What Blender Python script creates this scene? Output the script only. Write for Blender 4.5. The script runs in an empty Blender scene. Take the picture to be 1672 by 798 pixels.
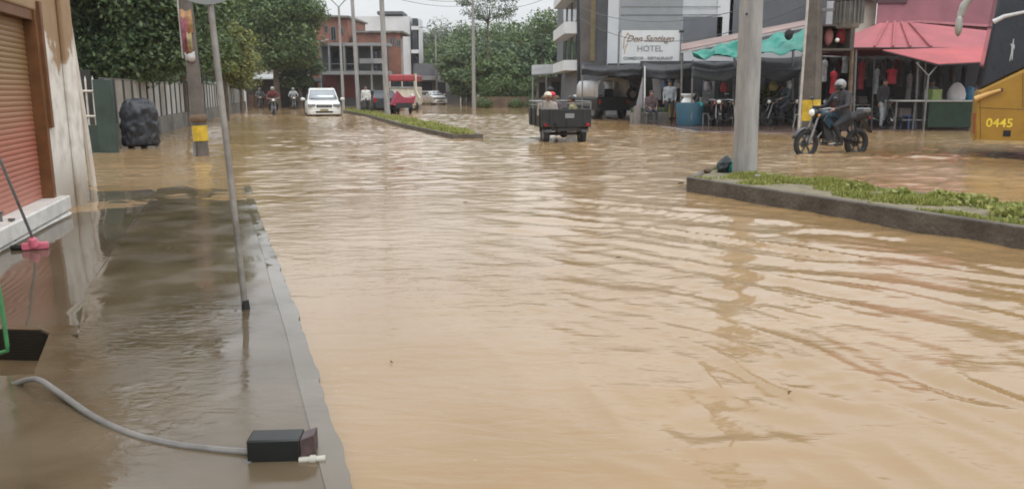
import bpy, bmesh, math, random
import numpy as np
from mathutils import Vector, Matrix, noise
from mathutils.geometry import delaunay_2d_cdt
R = math.radians
random.seed(7); rng = np.random.default_rng(7)
S = bpy.context.scene; COL = S.collection
# ------------------------------------------------------------------ camera
FPX, CXP, CYP, HC, PIT = 1300.0, 836.0, 399.0, 1.35, R(10.93)
cd = bpy.data.cameras.new('camera'); cam = bpy.data.objects.new('camera', cd); COL.objects.link(cam)
cam.location = (0, 0, HC); cam.rotation_euler = (R(90) - PIT, 0, 0)
cd.sensor_width = 36; cd.lens = 36 * FPX / 1672; cd.clip_start = .05; cd.clip_end = 3000
S.camera = cam
# ------------------------------------------------------------------ world, sun, exposure
SUN_EL, SUN_ROT = R(58), R(150)
w = bpy.data.worlds.new('World'); S.world = w; w.use_nodes = True
nt = w.node_tree; nt.nodes.clear(); N = nt.nodes.new; L = nt.links.new
out = N('ShaderNodeOutputWorld'); bg = N('ShaderNodeBackground'); sky = N('ShaderNodeTexSky')
sky.sky_type = 'NISHITA'; sky.sun_disc = False; sky.sun_elevation = SUN_EL; sky.sun_rotation = SUN_ROT
sky.air_density = 1.5; sky.dust_density = 6; sky.ozone_density = 1
hs = N('ShaderNodeHueSaturation'); hs.inputs['Saturation'].default_value = .35
tc = N('ShaderNodeTexCoord'); mp = N('ShaderNodeMapping'); mp.inputs['Scale'].default_value = (1, 1, 3)
nz = N('ShaderNodeTexNoise'); nz.inputs['Scale'].default_value = 2.2; nz.inputs['Detail'].default_value = 6; nz.inputs['Roughness'].default_value = .55
cr = N('ShaderNodeValToRGB'); cr.color_ramp.elements[0].position = .3; cr.color_ramp.elements[1].position = .72
cr.color_ramp.elements[0].color = (7.0, 7.35, 7.7, 1); cr.color_ramp.elements[1].color = (8.6, 8.8, 9.0, 1)
mx = N('ShaderNodeMix'); mx.data_type = 'RGBA'; mx.inputs[0].default_value = .85
L(tc.outputs['Generated'], mp.inputs[0]); L(mp.outputs[0], nz.inputs[0]); L(nz.outputs[0], cr.inputs[0])
L(sky.outputs[0], hs.inputs['Color']); L(hs.outputs[0], mx.inputs[6]); L(cr.outputs[0], mx.inputs[7])
sx_ = N('ShaderNodeSeparateXYZ'); L(tc.outputs['Generated'], sx_.inputs[0])   # an overcast sky is brighter towards the zenith
mg = N('ShaderNodeFloatCurve'); cv = mg.mapping.curves[0]; cv.points[0].location = (0, .45); cv.points[1].location = (1, .92)
for x_, y_ in ((.1, .47), (.25, .74), (.6, .86)): cv.points.new(x_, y_)
mg.mapping.update(); L(sx_.outputs[2], mg.inputs['Value'])
vm = N('ShaderNodeVectorMath'); vm.operation = 'SCALE'; L(mx.outputs[2], vm.inputs[0]); L(mg.outputs[0], vm.inputs['Scale']); nt.links.remove(vm.inputs['Scale'].links[0]); m25 = N('ShaderNodeMath'); m25.operation = 'MULTIPLY'; m25.inputs[1].default_value = 2.5; L(mg.outputs[0], m25.inputs[0]); L(m25.outputs[0], vm.inputs['Scale'])
L(vm.outputs[0], bg.inputs[0]); bg.inputs[1].default_value = .1; L(bg.outputs[0], out.inputs[0])
sd = bpy.data.lights.new('sun', 'SUN'); sd.energy = .7; sd.angle = R(25); sd.color = (1, .97, .92)
so = bpy.data.objects.new('sun', sd); COL.objects.link(so)
so.rotation_euler = (R(90) - SUN_EL, 0, R(180) - SUN_ROT + R(0))
S.view_settings.view_transform = 'Standard'; S.view_settings.look = 'None'
S.view_settings.gamma = 1; S.view_settings.exposure = 0.0; S.view_settings.use_curve_mapping = False
S.cycles.filter_width = 1.8; S.render.engine = 'CYCLES'; S.cycles.use_denoising = True
S.cycles.max_bounces = 6; S.cycles.glossy_bounces = 3; S.cycles.transmission_bounces = 4; S.cycles.caustics_reflective = False
# ------------------------------------------------------------------ pixel -> place
def ray(px, py):
    u = (px - CXP) / FPX; v = (CYP - py) / FPX
    return Vector((u, math.cos(PIT) + v * math.sin(PIT), v * math.cos(PIT) - math.sin(PIT)))
def G(px, py, z=0.0):
    d = ray(px, py); t = (z - HC) / d.z; return Vector((d.x * t, d.y * t, z))
def A(px, py, Y):
    d = ray(px, py); t = Y / d.y; return Vector((d.x * t, Y, HC + d.z * t))
SD = Vector((-.317, .948, 0)).normalized()          # the street's direction
ANG = math.atan2(SD.y, SD.x)
# ------------------------------------------------------------------ materials
MATS = {}
def mat(name, c, rough=.6, var=.15, scale=4., bump=.0, bscale=None, metal=0., c2=None, spec=.5, detail=6., coord='Object', stretch=None):
    if name in MATS: return MATS[name]
    m = bpy.data.materials.new(name); m.use_nodes = True; t = m.node_tree
    b = t.nodes['Principled BSDF']; N = t.nodes.new; L = t.links.new
    tc = N('ShaderNodeTexCoord'); src = tc.outputs[coord]
    if stretch:
        mp = N('ShaderNodeMapping'); mp.inputs['Scale'].default_value = stretch; L(src, mp.inputs[0]); src = mp.outputs[0]
    nz = N('ShaderNodeTexNoise'); nz.inputs['Scale'].default_value = scale; nz.inputs['Detail'].default_value = detail
    nz.inputs['Roughness'].default_value = .65
    L(src, nz.inputs[0])
    cr = N('ShaderNodeValToRGB'); cr.color_ramp.elements[0].position = .32; cr.color_ramp.elements[1].position = .68
    a = c2 if c2 else tuple(x * (1 - var * 1.5) for x in c)
    bb = c if c2 else tuple(min(1, x * (1 + var)) for x in c)
    cr.color_ramp.elements[0].color = (*a, 1); cr.color_ramp.elements[1].color = (*bb, 1)
    L(nz.outputs[0], cr.inputs[0]); L(cr.outputs[0], b.inputs['Base Color'])
    b.inputs['Roughness'].default_value = rough; b.inputs['Metallic'].default_value = metal
    b.inputs['Specular IOR Level'].default_value = spec
    mr = N('ShaderNodeMapRange'); mr.inputs[3].default_value = max(.02, rough - .12); mr.inputs[4].default_value = min(1, rough + .12)
    L(nz.outputs[0], mr.inputs[0]); L(mr.outputs[0], b.inputs['Roughness'])
    if bump:
        n2 = N('ShaderNodeTexNoise'); n2.inputs['Scale'].default_value = bscale or scale * 4; n2.inputs['Detail'].default_value = 5
        L(src, n2.inputs[0]); bp = N('ShaderNodeBump'); bp.inputs['Strength'].default_value = bump; bp.inputs['Distance'].default_value = .03
        L(n2.outputs[0], bp.inputs['Height']); L(bp.outputs[0], b.inputs['Normal'])
    MATS[name] = m; return m
def leafmat(name, cols, trans=.25):
    if name in MATS: return MATS[name]
    m = bpy.data.materials.new(name); m.use_nodes = True; t = m.node_tree; t.nodes.clear(); N = t.nodes.new; L = t.links.new
    o = N('ShaderNodeOutputMaterial'); b = N('ShaderNodeBsdfPrincipled'); g = N('ShaderNodeNewGeometry')
    cr = N('ShaderNodeValToRGB'); L(g.outputs['Random Per Island'], cr.inputs[0])
    e = cr.color_ramp.elements; e[0].color = (*cols[0], 1); e[1].color = (*cols[-1], 1)
    for i, c in enumerate(cols[1:-1]):
        x = e.new((i + 1) / (len(cols) - 1)); x.color = (*c, 1)
    b.inputs['Roughness'].default_value = .5
    tl = N('ShaderNodeBsdfTranslucent'); mx = N('ShaderNodeMixShader'); mx.inputs[0].default_value = trans
    L(cr.outputs[0], b.inputs['Base Color']); L(cr.outputs[0], tl.inputs[0]); L(b.outputs[0], mx.inputs[1]); L(tl.outputs[0], mx.inputs[2]); L(mx.outputs[0], o.inputs[0])
    MATS[name] = m; return m
def watermat():
    m = bpy.data.materials.new('muddy_flood_water'); m.use_nodes = True; t = m.node_tree
    b = t.nodes['Principled BSDF']; N = t.nodes.new; L = t.links.new
    tc = N('ShaderNodeTexCoord')
    def nz(scale, sc, rot, det=3, dist=0., ro=.5):
        mp = N('ShaderNodeMapping'); mp.inputs['Scale'].default_value = sc; mp.inputs['Rotation'].default_value = (0, 0, rot)
        n = N('ShaderNodeTexNoise'); n.inputs['Scale'].default_value = scale; n.inputs['Detail'].default_value = det
        n.inputs['Distortion'].default_value = dist; n.inputs['Roughness'].default_value = ro
        L(tc.outputs['Object'], mp.inputs[0]); L(mp.outputs[0], n.inputs[0]); return n.outputs[0]
    def math_(op, a, bb):
        q = N('ShaderNodeMath'); q.operation = op
        for i, v in enumerate((a, bb)):
            if isinstance(v, (int, float)): q.inputs[i].default_value = v
            else: L(v, q.inputs[i])
        return q.outputs[0]
    silt = nz(.35, (1, .5, 1), R(15), 5, .6)
    cr = N('ShaderNodeValToRGB'); L(silt, cr.inputs[0]); cr.color_ramp.elements[0].position = .35; cr.color_ramp.elements[1].position = .65
    cr.color_ramp.elements[0].color = (.275, .172, .075, 1); cr.color_ramp.elements[1].color = (.36, .25, .14, 1)
    fm = nz(6., (.6, 2.4, 1), R(12), 8, 2.2, .7); fr_ = N('ShaderNodeMapRange'); fr_.inputs[1].default_value = .66; fr_.inputs[2].default_value = .74; fr_.inputs[4].default_value = .5; L(fm, fr_.inputs[0])
    fx = N('ShaderNodeMix'); fx.data_type = 'RGBA'; L(fr_.outputs[0], fx.inputs[0]); L(cr.outputs[0], fx.inputs[6]); fx.inputs[7].default_value = (.62, .54, .42, 1)
    L(fx.outputs[2], b.inputs['Base Color'])
    b.inputs['Roughness'].default_value = .08; b.inputs['IOR'].default_value = 1.36
    # choppiness varies over the street: calm sheets and rippled patches
    patch = nz(.22, (1, 1, 1), 0, 3, .8)
    mr = N('ShaderNodeMapRange'); mr.inputs[1].default_value = .42; mr.inputs[2].default_value = .62; mr.inputs[3].default_value = .15; mr.inputs[4].default_value = 1.
    L(patch, mr.inputs[0])
    big = nz(1.0, (1, 2.6, 1), R(22), 4, 1.4)
    mid = nz(3.2, (.8, 2.2, 1), R(10), 4, 1.0)
    fine = nz(13., (.7, 2, 1), R(-6), 3, .6)
    h = math_('ADD', math_('MULTIPLY', mid, .011), math_('MULTIPLY', fine, .0032))
    h = math_('MULTIPLY', h, mr.outputs[0])
    h = math_('ADD', h, math_('MULTIPLY', big, .007))
    bp = N('ShaderNodeBump'); bp.inputs['Strength'].default_value = 1.; bp.inputs['Distance'].default_value = 1.
    L(h, bp.inputs['Height']); L(bp.outputs[0], b.inputs['Normal'])
    return m
def wetmat(nm='wet_concrete', c0=(.07, .05, .027, 1), c1=(.14, .107, .068, 1), r0=.02, r1=.26, bd=.006):
    m = bpy.data.materials.new(nm); m.use_nodes = True; t = m.node_tree
    b = t.nodes['Principled BSDF']; N = t.nodes.new; L = t.links.new
    tc = N('ShaderNodeTexCoord')
    def nz(scale, sc=(1, 1, 1), det=4, dist=0.):
        mp = N('ShaderNodeMapping'); mp.inputs['Scale'].default_value = sc
        n = N('ShaderNodeTexNoise'); n.inputs['Scale'].default_value = scale; n.inputs['Detail'].default_value = det; n.inputs['Distortion'].default_value = dist
        L(tc.outputs['Object'], mp.inputs[0]); L(mp.outputs[0], n.inputs[0]); return n.outputs[0]
    a = nz(1.1, det=8, dist=.4)
    cr = N('ShaderNodeValToRGB'); L(a, cr.inputs[0]); e = cr.color_ramp.elements
    e[0].position = .33; e[1].position = .68; e[0].color = c0; e[1].color = c1
    L(cr.outputs[0], b.inputs['Base Color']); b.inputs['IOR'].default_value = 1.38
    mr = N('ShaderNodeMapRange'); mr.inputs[1].default_value = .35; mr.inputs[2].default_value = .65; mr.inputs[3].default_value = r0; mr.inputs[4].default_value = r1
    L(nz(2.3, det=5), mr.inputs[0]); L(mr.outputs[0], b.inputs['Roughness'])
    pm = N('ShaderNodeMapRange'); pm.inputs[1].default_value = .5; pm.inputs[2].default_value = .64; pm.inputs[3].default_value = .05; pm.inputs[4].default_value = 1
    L(nz(.8), pm.inputs[0])
    q = N('ShaderNodeMath'); q.operation = 'MULTIPLY'; L(nz(9, (1, 2, 1), 4, 1.), q.inputs[0]); L(pm.outputs[0], q.inputs[1])
    bp = N('ShaderNodeBump'); bp.inputs['Strength'].default_value = 1; bp.inputs['Distance'].default_value = bd
    L(q.outputs[0], bp.inputs['Height']); L(bp.outputs[0], b.inputs['Normal'])
    return m
# ------------------------------------------------------------------ mesh building
class MB:
    def __init__(s): s.bm = bmesh.new()
    def box(s, c, d, rz=0., M=None):
        r = bmesh.ops.create_cube(s.bm, size=1)
        T = Matrix.Translation(c) @ Matrix.Rotation(rz, 4, 'Z')
        if M is not None: T = Matrix.Translation(c) @ M
        bmesh.ops.transform(s.bm, matrix=T @ Matrix.Diagonal((*d, 1)), verts=r['verts']); return s
    def tube(s, p, q, r0, r1=None, n=10):
        r1 = r0 if r1 is None else r1; p = Vector(p); q = Vector(q); d = q - p
        if d.length < 1e-6: return s
        r = bmesh.ops.create_cone(s.bm, cap_ends=True, segments=n, radius1=r0, radius2=r1, depth=d.length)
        bmesh.ops.transform(s.bm, matrix=Matrix.Translation((p + q) / 2) @ d.to_track_quat('Z', 'Y').to_matrix().to_4x4(), verts=r['verts']); return s
    def path(s, pts, r, n=8):
        pts = [Vector(p) for p in pts]; rr = r if isinstance(r, (list, tuple)) else [r] * len(pts)
        rings = []
        up = Vector((0, 0, 1))
        for i, p in enumerate(pts):
            d = (pts[min(i + 1, len(pts) - 1)] - pts[max(i - 1, 0)]).normalized()
            a = d.cross(up);
            if a.length < .05: a = d.cross(Vector((0, 1, 0)))
            a.normalize(); b = d.cross(a)
            rings.append([p + (a * math.cos(2 * math.pi * k / n) + b * math.sin(2 * math.pi * k / n)) * rr[i] for k in range(n)])
        return s.loft(rings)
    def loft(s, rings, cap=True, closed=True):
        vs = [[s.bm.verts.new(p) for p in r] for r in rings]; n = len(rings[0])
        for a, b in zip(vs, vs[1:]):
            for k in range(n if closed else n - 1):
                j = (k + 1) % n
                try: s.bm.faces.new((a[k], a[j], b[j], b[k]))
                except ValueError: pass
        if cap and closed:
            s.bm.faces.new(vs[0][::-1]); s.bm.faces.new(vs[-1])
        return s
    def sphere(s, c, r, sub=2, M=None):
        d = r if isinstance(r, (tuple, list)) else (r, r, r)
        q = bmesh.ops.create_icosphere(s.bm, subdivisions=sub, radius=1)
        bmesh.ops.transform(s.bm, matrix=Matrix.Translation(c) @ (M or Matrix.Identity(4)) @ Matrix.Diagonal((*d, 1)), verts=q['verts']); return s
    def prism(s, pts, off):
        """polygon (3D points) pushed by vector off"""
        off = Vector(off); a = [s.bm.verts.new(p) for p in pts]; b = [s.bm.verts.new(Vector(p) + off) for p in pts]; n = len(pts)
        s.bm.faces.new(a); s.bm.faces.new(b[::-1])
        for k in range(n): s.bm.faces.new((a[k], b[k], b[(k + 1) % n], a[(k + 1) % n]))
        return s
    def lathe(s, prof, c=(0, 0, 0), n=20, M=None):
        M = M or Matrix.Identity(4); c = Vector(c)
        rings = [[c + (M @ Vector((r * math.cos(2 * math.pi * k / n), r * math.sin(2 * math.pi * k / n), z))) for k in range(n)] for r, z in prof]
        return s.loft(rings)
    def torus(s, c, R_, r, M=None, n=28, m=10, sy=1.):
        M = M or Matrix.Identity(4); c = Vector(c); vs = []
        for i in range(n):
            a = 2 * math.pi * i / n
            vs.append([s.bm.verts.new(c + (M @ Vector(((R_ + r * math.cos(b)) * math.cos(a), (R_ + r * math.cos(b)) * math.sin(a), r * sy * math.sin(b))))) for b in [2 * math.pi * j / m for j in range(m)]])
        for i in range(n):
            for j in range(m):
                s.bm.faces.new((vs[i][j], vs[(i + 1) % n][j], vs[(i + 1) % n][(j + 1) % m], vs[i][(j + 1) % m]))
        return s
    def build(s, name, m=None, parent=None, bev=0., smooth=True, loc=None, seg=2):
        bmesh.ops.recalc_face_normals(s.bm, faces=s.bm.faces)
        me = bpy.data.meshes.new(name); s.bm.to_mesh(me); s.bm.free()
        for p in me.polygons: p.use_smooth = smooth
        if smooth:
            me.set_sharp_from_angle(angle=R(38))
        o = bpy.data.objects.new(name, me); COL.objects.link(o)
        if m: me.materials.append(m)
        if parent: o.parent = parent
        if loc is not None: o.location = loc
        if bev:
            b = o.modifiers.new('bevel', 'BEVEL'); b.width = bev; b.segments = seg; b.limit_method = 'ANGLE'; b.angle_limit = R(40)
        return o
def tag(o, label=None, cat=None, group=None, kind=None):
    if label: o['label'] = label
    if cat: o['category'] = cat
    if group: o['group'] = group
    if kind: o['kind'] = kind
    return o
def empty(name, loc, rz=0., label=None, cat=None, group=None):
    o = bpy.data.objects.new(name, None); COL.objects.link(o); o.location = loc; o.rotation_euler = (0, 0, rz)
    return tag(o, label, cat, group)
def kids(o): return [c for c in bpy.data.objects if c.parent == o]
def copy_tree(o, parent=None):
    c = o.copy(); COL.objects.link(c)
    if parent: c.parent = parent
    for ch in kids(o): copy_tree(ch, c)
    return c
def split_loose(o):
    bm = bmesh.new(); bm.from_mesh(o.data); seen = set(); isl = []
    for v in bm.verts:
        if v.index in seen: continue
        st = [v]; seen.add(v.index); g = []
        while st:
            x = st.pop(); g.append(x.index)
            for e in x.link_edges:
                y = e.other_vert(x)
                if y.index not in seen: seen.add(y.index); st.append(y)
        isl.append(set(g))
    res = [o]
    for g in isl[1:]:
        b2 = bm.copy(); bmesh.ops.delete(b2, geom=[v for v in b2.verts if v.index not in g], context='VERTS')
        me = o.data.copy(); b2.to_mesh(me); b2.free(); c = o.copy(); c.data = me; COL.objects.link(c); res.append(c)
    bmesh.ops.delete(bm, geom=[v for v in bm.verts if v.index not in isl[0]], context='VERTS'); bm.to_mesh(o.data); bm.free(); return res
def struct(o): o['kind'] = 'structure'; return o
def pydata(name, V, F, m, parent=None, smooth=False):
    me = bpy.data.meshes.new(name); me.from_pydata([tuple(v) for v in V], [], [tuple(f) for f in F]); me.update()
    me.materials.append(m); o = bpy.data.objects.new(name, me); COL.objects.link(o)
    if parent: o.parent = parent
    if smooth:
        for p in me.polygons: p.use_smooth = True
    return o
def quads(name, C, D1, D2, m, parent=None):
    """C centres, D1/D2 half vectors -> n quads in one mesh (fast); slightly folded"""
    n = len(C); V = np.stack([C - D1, C - D2 * .9, C + D1, C + D2], 1).reshape(-1, 3)
    me = bpy.data.meshes.new(name); me.vertices.add(4 * n); me.vertices.foreach_set('co', V.astype(np.float32).ravel())
    me.loops.add(4 * n); me.loops.foreach_set('vertex_index', np.arange(4 * n, dtype=np.int32))
    me.polygons.add(n); me.polygons.foreach_set('loop_start', np.arange(0, 4 * n, 4, dtype=np.int32))
    me.update(calc_edges=True); me.materials.append(m)
    o = bpy.data.objects.new(name, me); COL.objects.link(o)
    if parent: o.parent = parent
    return o
def unit(n):
    v = rng.normal(size=(n, 3)); return v / np.linalg.norm(v, axis=1)[:, None]
def text_mesh(s, size, ext=.004, shear=0., align='LEFT', bold=0.):
    cu = bpy.data.curves.new('t', 'FONT'); cu.body = s; cu.size = size; cu.extrude = ext; cu.shear = shear; cu.align_x = align; cu.offset = bold; cu.resolution_u = 3
    o = bpy.data.objects.new('t', cu); COL.objects.link(o)
    dg = bpy.context.evaluated_depsgraph_get(); me = bpy.data.meshes.new_from_object(o.evaluated_get(dg))
    bpy.data.objects.remove(o); bpy.data.curves.remove(cu); return me
def lettering(name, s, size, m, parent, M, **k):
    me = text_mesh(s, size, **k); me.transform(M); me.materials.clear(); me.materials.append(m)
    o = bpy.data.objects.new(name, me); COL.objects.link(o); o.parent = parent; return o
XZ = Matrix.Rotation(R(90), 4, 'X')                  # text plane facing -Y
# ------------------------------------------------------------------ common materials
M_ = {}
M_['black'] = mat('black_paint', (.018, .018, .02), .35, .3, 6)
M_['rubber'] = mat('rubber', (.02, .02, .021), .75, .3, 8, .3)
M_['chrome'] = mat('worn_chrome', (.45, .45, .45), .3, .2, 10, metal=.9)
M_['steel'] = mat('grey_steel', (.22, .22, .22), .45, .2, 9, metal=.6)
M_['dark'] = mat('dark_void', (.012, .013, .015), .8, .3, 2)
M_['glass'] = mat('dark_glass', (.02, .024, .03), .08, .2, 1, spec=.8)
M_['white'] = mat('white_paint', (.7, .7, .69), .4, .06, 3)
M_['conc'] = mat('pole_concrete', (.3, .29, .28), .75, .2, 3., .3, 12, stretch=(3, 3, .5))
M_['conc_d'] = mat('stained_concrete', (.19, .18, .16), .8, .3, 1.5, .4, 25)
M_['wood'] = mat('old_wood', (.16, .11, .07), .8, .3, 5, .3)
M_['yellow'] = mat('faded_yellow_paint', (.55, .38, .03), .6, .25, 6)
M_['red'] = mat('red_cloth', (.4, .03, .04), .7, .2, 4)
M_['skin'] = mat('skin', (.26, .14, .09), .55, .08, 8)
M_['hair'] = mat('hair', (.015, .012, .01), .5, .3, 20)
M_['jean'] = mat('dark_denim', (.03, .035, .05), .8, .25, 12)
M_['bark'] = mat('bark', (.12, .095, .07), .85, .3, 3, .6, 14)
# ------------------------------------------------------------------ ground, water, pavement
o = MB().box((0, 900, -.45), (4000, 4000, .3)).build('ground', mat('road_silt', (.12, .09, .06), .9, .2, .4), smooth=False); struct(o)
def inpoly(p, P):
    c = False; n = len(P)
    for i in range(n):
        a, b = P[i], P[i - 1]
        if (a[1] > p[1]) != (b[1] > p[1]) and p[0] < (b[0] - a[0]) * (p[1] - a[1]) / (b[1] - a[1]) + a[0]: c = not c
    return c
PITW = [G(-170, 537).xy, G(90, 541).xy, G(59, 623).xy, G(-170, 634).xy]
at_ = G
# flood water: one sheet, real waves near the camera, calmer far off
def water():
    ys = []; y = .6
    while y < 60: ys.append(y); y += min(.085 if y < 28 else .13, max(.03, y * .0095)) if y < 46 else .5
    ys += [70, 90, 130, 200, 400, 900]
    ys = np.array(ys); nx = 420
    u = np.linspace(-.9, .9, nx)
    Y = np.repeat(ys[:, None], nx, 1); X = Y * u[None, :] + 0 * Y
    Z = np.zeros_like(Y)
    for i in range(len(ys)):
        yy = ys[i]
        if yy > 58: continue
        fade = min(1, (58 - yy) / 12); fc = min(1, max(0, (yy - 6) / 7))
        for j in range(nx):
            x = X[i, j]
            a = noise.noise(Vector((x * .9 + yy * .35, yy * 1.7 - x * .6, 0.)))
            q = Vector((x * 1.0 + yy * .5 + a * .8, yy * 2.6 - x * 1.3 + a, 3.))
            r = 1 - abs(noise.noise(q)) * 2                   # sharp crests, flat troughs
            amp = .5 + .5 * math.tanh((x - .8) * .8 + .3)     # livelier towards the middle of the street
            z = .006 * a + .010 * amp * (r - .6) * min(1.5, .35 + yy * .06)
            # long wakes running down the street on the right
            if x > -.6 and yy < 14:
                kx = min(1, max(0, (x + .3 + .12 * (yy - 4)) / 1.3)) * min(1, max(0, (14 - yy) / 6))
                th = .30 + .10 * max(0, yy - 4); al = -x * math.sin(th) + yy * math.cos(th); ac = x * math.cos(th) + yy * math.sin(th)
                w2 = noise.noise(Vector((ac * 1.1, al * .8, 11)))
                r2 = 1 - abs(noise.noise(Vector((ac * 2.3 + w2 * 1.1, al * .75 + w2 * .8, 21)))) * 2.2
                r3 = 1 - abs(noise.noise(Vector((ac * 5.5 + w2, al * 2.1, 31)))) * 2
                z += kx * (.036 * max(-.2, r2 - .3) * max(.1, .6 + w2) + .008 * (r3 - .5))
            if fc > 0: z += fc * (1 + .5 * max(0, yy - 18) / 14) * (.010 * noise.noise(Vector((x * 1.2 + a, yy * 1.9 - x * .4, 41))) + .008 * noise.noise(Vector((x * 4.2 + a, yy * 7.2 + 2 * x, 61))) + .013 * noise.noise(Vector((x * 2.9 + a, yy * 4.8 - x * 1.2, 51))) * (1 + .5 * noise.noise(Vector((x * .3, yy * .25, 3)))))
            for (wx, wy, hx, hy, wa, ln) in WAKES:
                dx, dy = x - wx, yy - wy; s_ = -(dx * hx + dy * hy); l_ = abs(dx * hy - dy * hx)
                if -1.2 < s_ < 9 and l_ < 4: z += wa * (math.exp(-((l_ - .3 * max(0, s_) - .45) / .16) ** 2) * math.exp(-abs(s_) / ln) + .4 * math.sin(s_ * 5 + l_ * 3) * math.exp(-l_ * l_ * 1.5 - abs(s_) / ln))
            Z[i, j] = fade * z
    V = np.stack([X, Y, Z], -1).reshape(-1, 3)
    ny = len(ys); idx = np.arange(ny * nx).reshape(ny, nx)
    F = np.stack([idx[:-1, :-1], idx[:-1, 1:], idx[1:, 1:], idx[1:, :-1]], -1).reshape(-1, 4)
    ctr = V[F].mean(1); keep = np.ones(len(F), bool)
    for k in np.where((ctr[:, 0] < -1) & (ctr[:, 1] < 6))[0]: keep[k] = not inpoly(ctr[k], PITW)
    F = F[keep]
    me = bpy.data.meshes.new('flood_water'); me.vertices.add(len(V)); me.vertices.foreach_set('co', V.astype(np.float32).ravel())
    me.loops.add(F.size); me.loops.foreach_set('vertex_index', F.astype(np.int32).ravel())
    me.polygons.add(len(F)); me.polygons.foreach_set('loop_start', np.arange(0, F.size, 4, dtype=np.int32)); me.update(calc_edges=True)
    me.polygons.foreach_set('use_smooth', np.ones(len(F), bool))
    me.materials.append(watermat()); o = bpy.data.objects.new('flood_water', me); COL.objects.link(o); struct(o)
WAKES = [(at_(925, 233).x, 20.4, SD.x, SD.y, .035, 3.), (at_(1356, 250).x, 16.8, -.94, -.33, .03, 1.6), (at_(531, 190).x, 41, -SD.x, -SD.y, .04, 2.), (9.6, 16.4, -.88, .47, .03, 2.5)]
water()
# ---- near pavement: thin film of water over worn concrete
kerb_px = [(577, 798), (541, 690), (512, 600), (500, 560), (484, 515), (470, 480), (450, 420), (430, 370), (412, 315), (402, 275)]
kerb = [G(*k).xy for k in kerb_px]
fine = []
for a, b in zip(kerb, kerb[1:]):
    n = max(2, int((b - a).length / .05))
    for k in range(n):
        p = a.lerp(b, k / n); q = noise.noise(Vector((p.x * 7, p.y * 7, 0))) * .02 + noise.noise(Vector((p.x * 2, p.y * 2, 5))) * .02
        fine.append(Vector((p.x + q, p.y)))
WC = G(138, 328); WD = (G(0, 405) - WC).normalized(); WN = Vector((-WD.y, WD.x, 0)) * 1.
if WN.x < 0: WN = -WN
k0 = kerb[0]; k1 = (kerb[0] - kerb[1]).normalized()
seamA = G(252, 318).xy; seamB = G(140, 482).xy; seamC = G(128, 560).xy
poly = [k0 + k1 * 2.5] + fine + [G(395, 262).xy, G(262, 300).xy, seamA]
inner = [seamA, seamB, seamC, G(60, 798).xy, G(60, 798).xy + k1 * 2]
poly += [G(200, 390).xy, seamB]
LW = [WC.xy - WD.xy * .5, WC.xy + WD.xy * 9]         # under the wall
poly += [Vector((seamC.x, seamC.y)), G(90, 539).xy, G(-170, 535).xy]
poly += [G(-170, 700).xy, G(-170, 798).xy, G(-120, 798).xy + k1 * 2]
pit = [G(-150, 541).xy, G(84, 545).xy, G(55, 618).xy, G(-150, 628).xy]
def slab(name, P, holes, zf, m, step, skirt=.3, jitter=0):
    xs = [p[0] for p in P]; ys = [p[1] for p in P]; pts = [Vector(p) for p in P]; ed = [(i, (i + 1) % len(P)) for i in range(len(P))]
    for h in holes:
        b = len(pts); pts += [Vector(p) for p in h]; ed += [(b + i, b + (i + 1) % len(h)) for i in range(len(h))]
    x = min(xs)
    while x < max(xs):
        y = min(ys)
        while y < max(ys):
            q = (x + random.uniform(-.3, .3) * step, y + random.uniform(-.3, .3) * step)
            if inpoly(q, P) and not any(inpoly(q, h) for h in holes): pts.append(Vector(q))
            y += step
        x += step
    v, e, f, *_ = delaunay_2d_cdt(pts, ed, [], 0, 1e-5)
    bm = bmesh.new(); vs = [bm.verts.new((p.x, p.y, zf(p.x, p.y))) for p in v]
    for t in f:
        c = ((v[t[0]].x + v[t[1]].x + v[t[2]].x) / 3, (v[t[0]].y + v[t[1]].y + v[t[2]].y) / 3)
        if inpoly(c, P) and not any(inpoly(c, h) for h in holes): bm.faces.new([vs[i] for i in t])
    be = [e for e in bm.edges if len(e.link_faces) == 1]
    r = bmesh.ops.extrude_edge_only(bm, edges=be)
    bmesh.ops.translate(bm, vec=(0, 0, -skirt), verts=[g for g in r['geom'] if isinstance(g, bmesh.types.BMVert)])
    for q in [q for q in bm.verts if not q.link_faces]: bm.verts.remove(q)
    bmesh.ops.recalc_face_normals(bm, faces=bm.faces)
    me = bpy.data.meshes.new(name); bm.to_mesh(me); bm.free(); me.materials.append(m)
    for p in me.polygons: p.use_smooth = True
    me.set_sharp_from_angle(angle=R(50))
    o = bpy.data.objects.new(name, me); COL.objects.link(o); return o
WET = wetmat(); STILL = wetmat('still_puddle_concrete', (.085, .068, .045, 1), (.125, .1, .07, 1), .02, .07, .0025)
def zwalk(x, y):
    n = noise.noise(Vector((x * .9, y * .45, 2))) * .016 + noise.noise(Vector((x * 2.6, y * 1.4, 7))) * .016 + noise.noise(Vector((x * 9, y * 5, 2))) * .002
    d = max(0, (y - 8.0)) * .0062
    k = min(1, max(0, (9 - y) / 3))
    return .017 + n * (1 - .65 * k) + .008 * k - d
o = slab('pavement', poly, [pit], zwalk, WET, .09); struct(o)
KW = []
for a, b in zip(kerb, kerb[1:]):
    for k in range(4): KW.append(a.lerp(b, k / 4) + Vector((-.09, -.03)))
kp = [k0 + k1 * 2.5] + fine[:-1] + KW[::-1] + [k0 + k1 * 2.5 + Vector((-.1, -.02))]
o = slab('kerb', kp, [], lambda x, y: zwalk(x, y) + .005 + .002 * noise.noise(Vector((x * 20, y * 20, 1))), wetmat('wet_kerb', (.1, .08, .055, 1), (.17, .145, .11, 1), .04, .16, .006), .07); struct(o)
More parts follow.
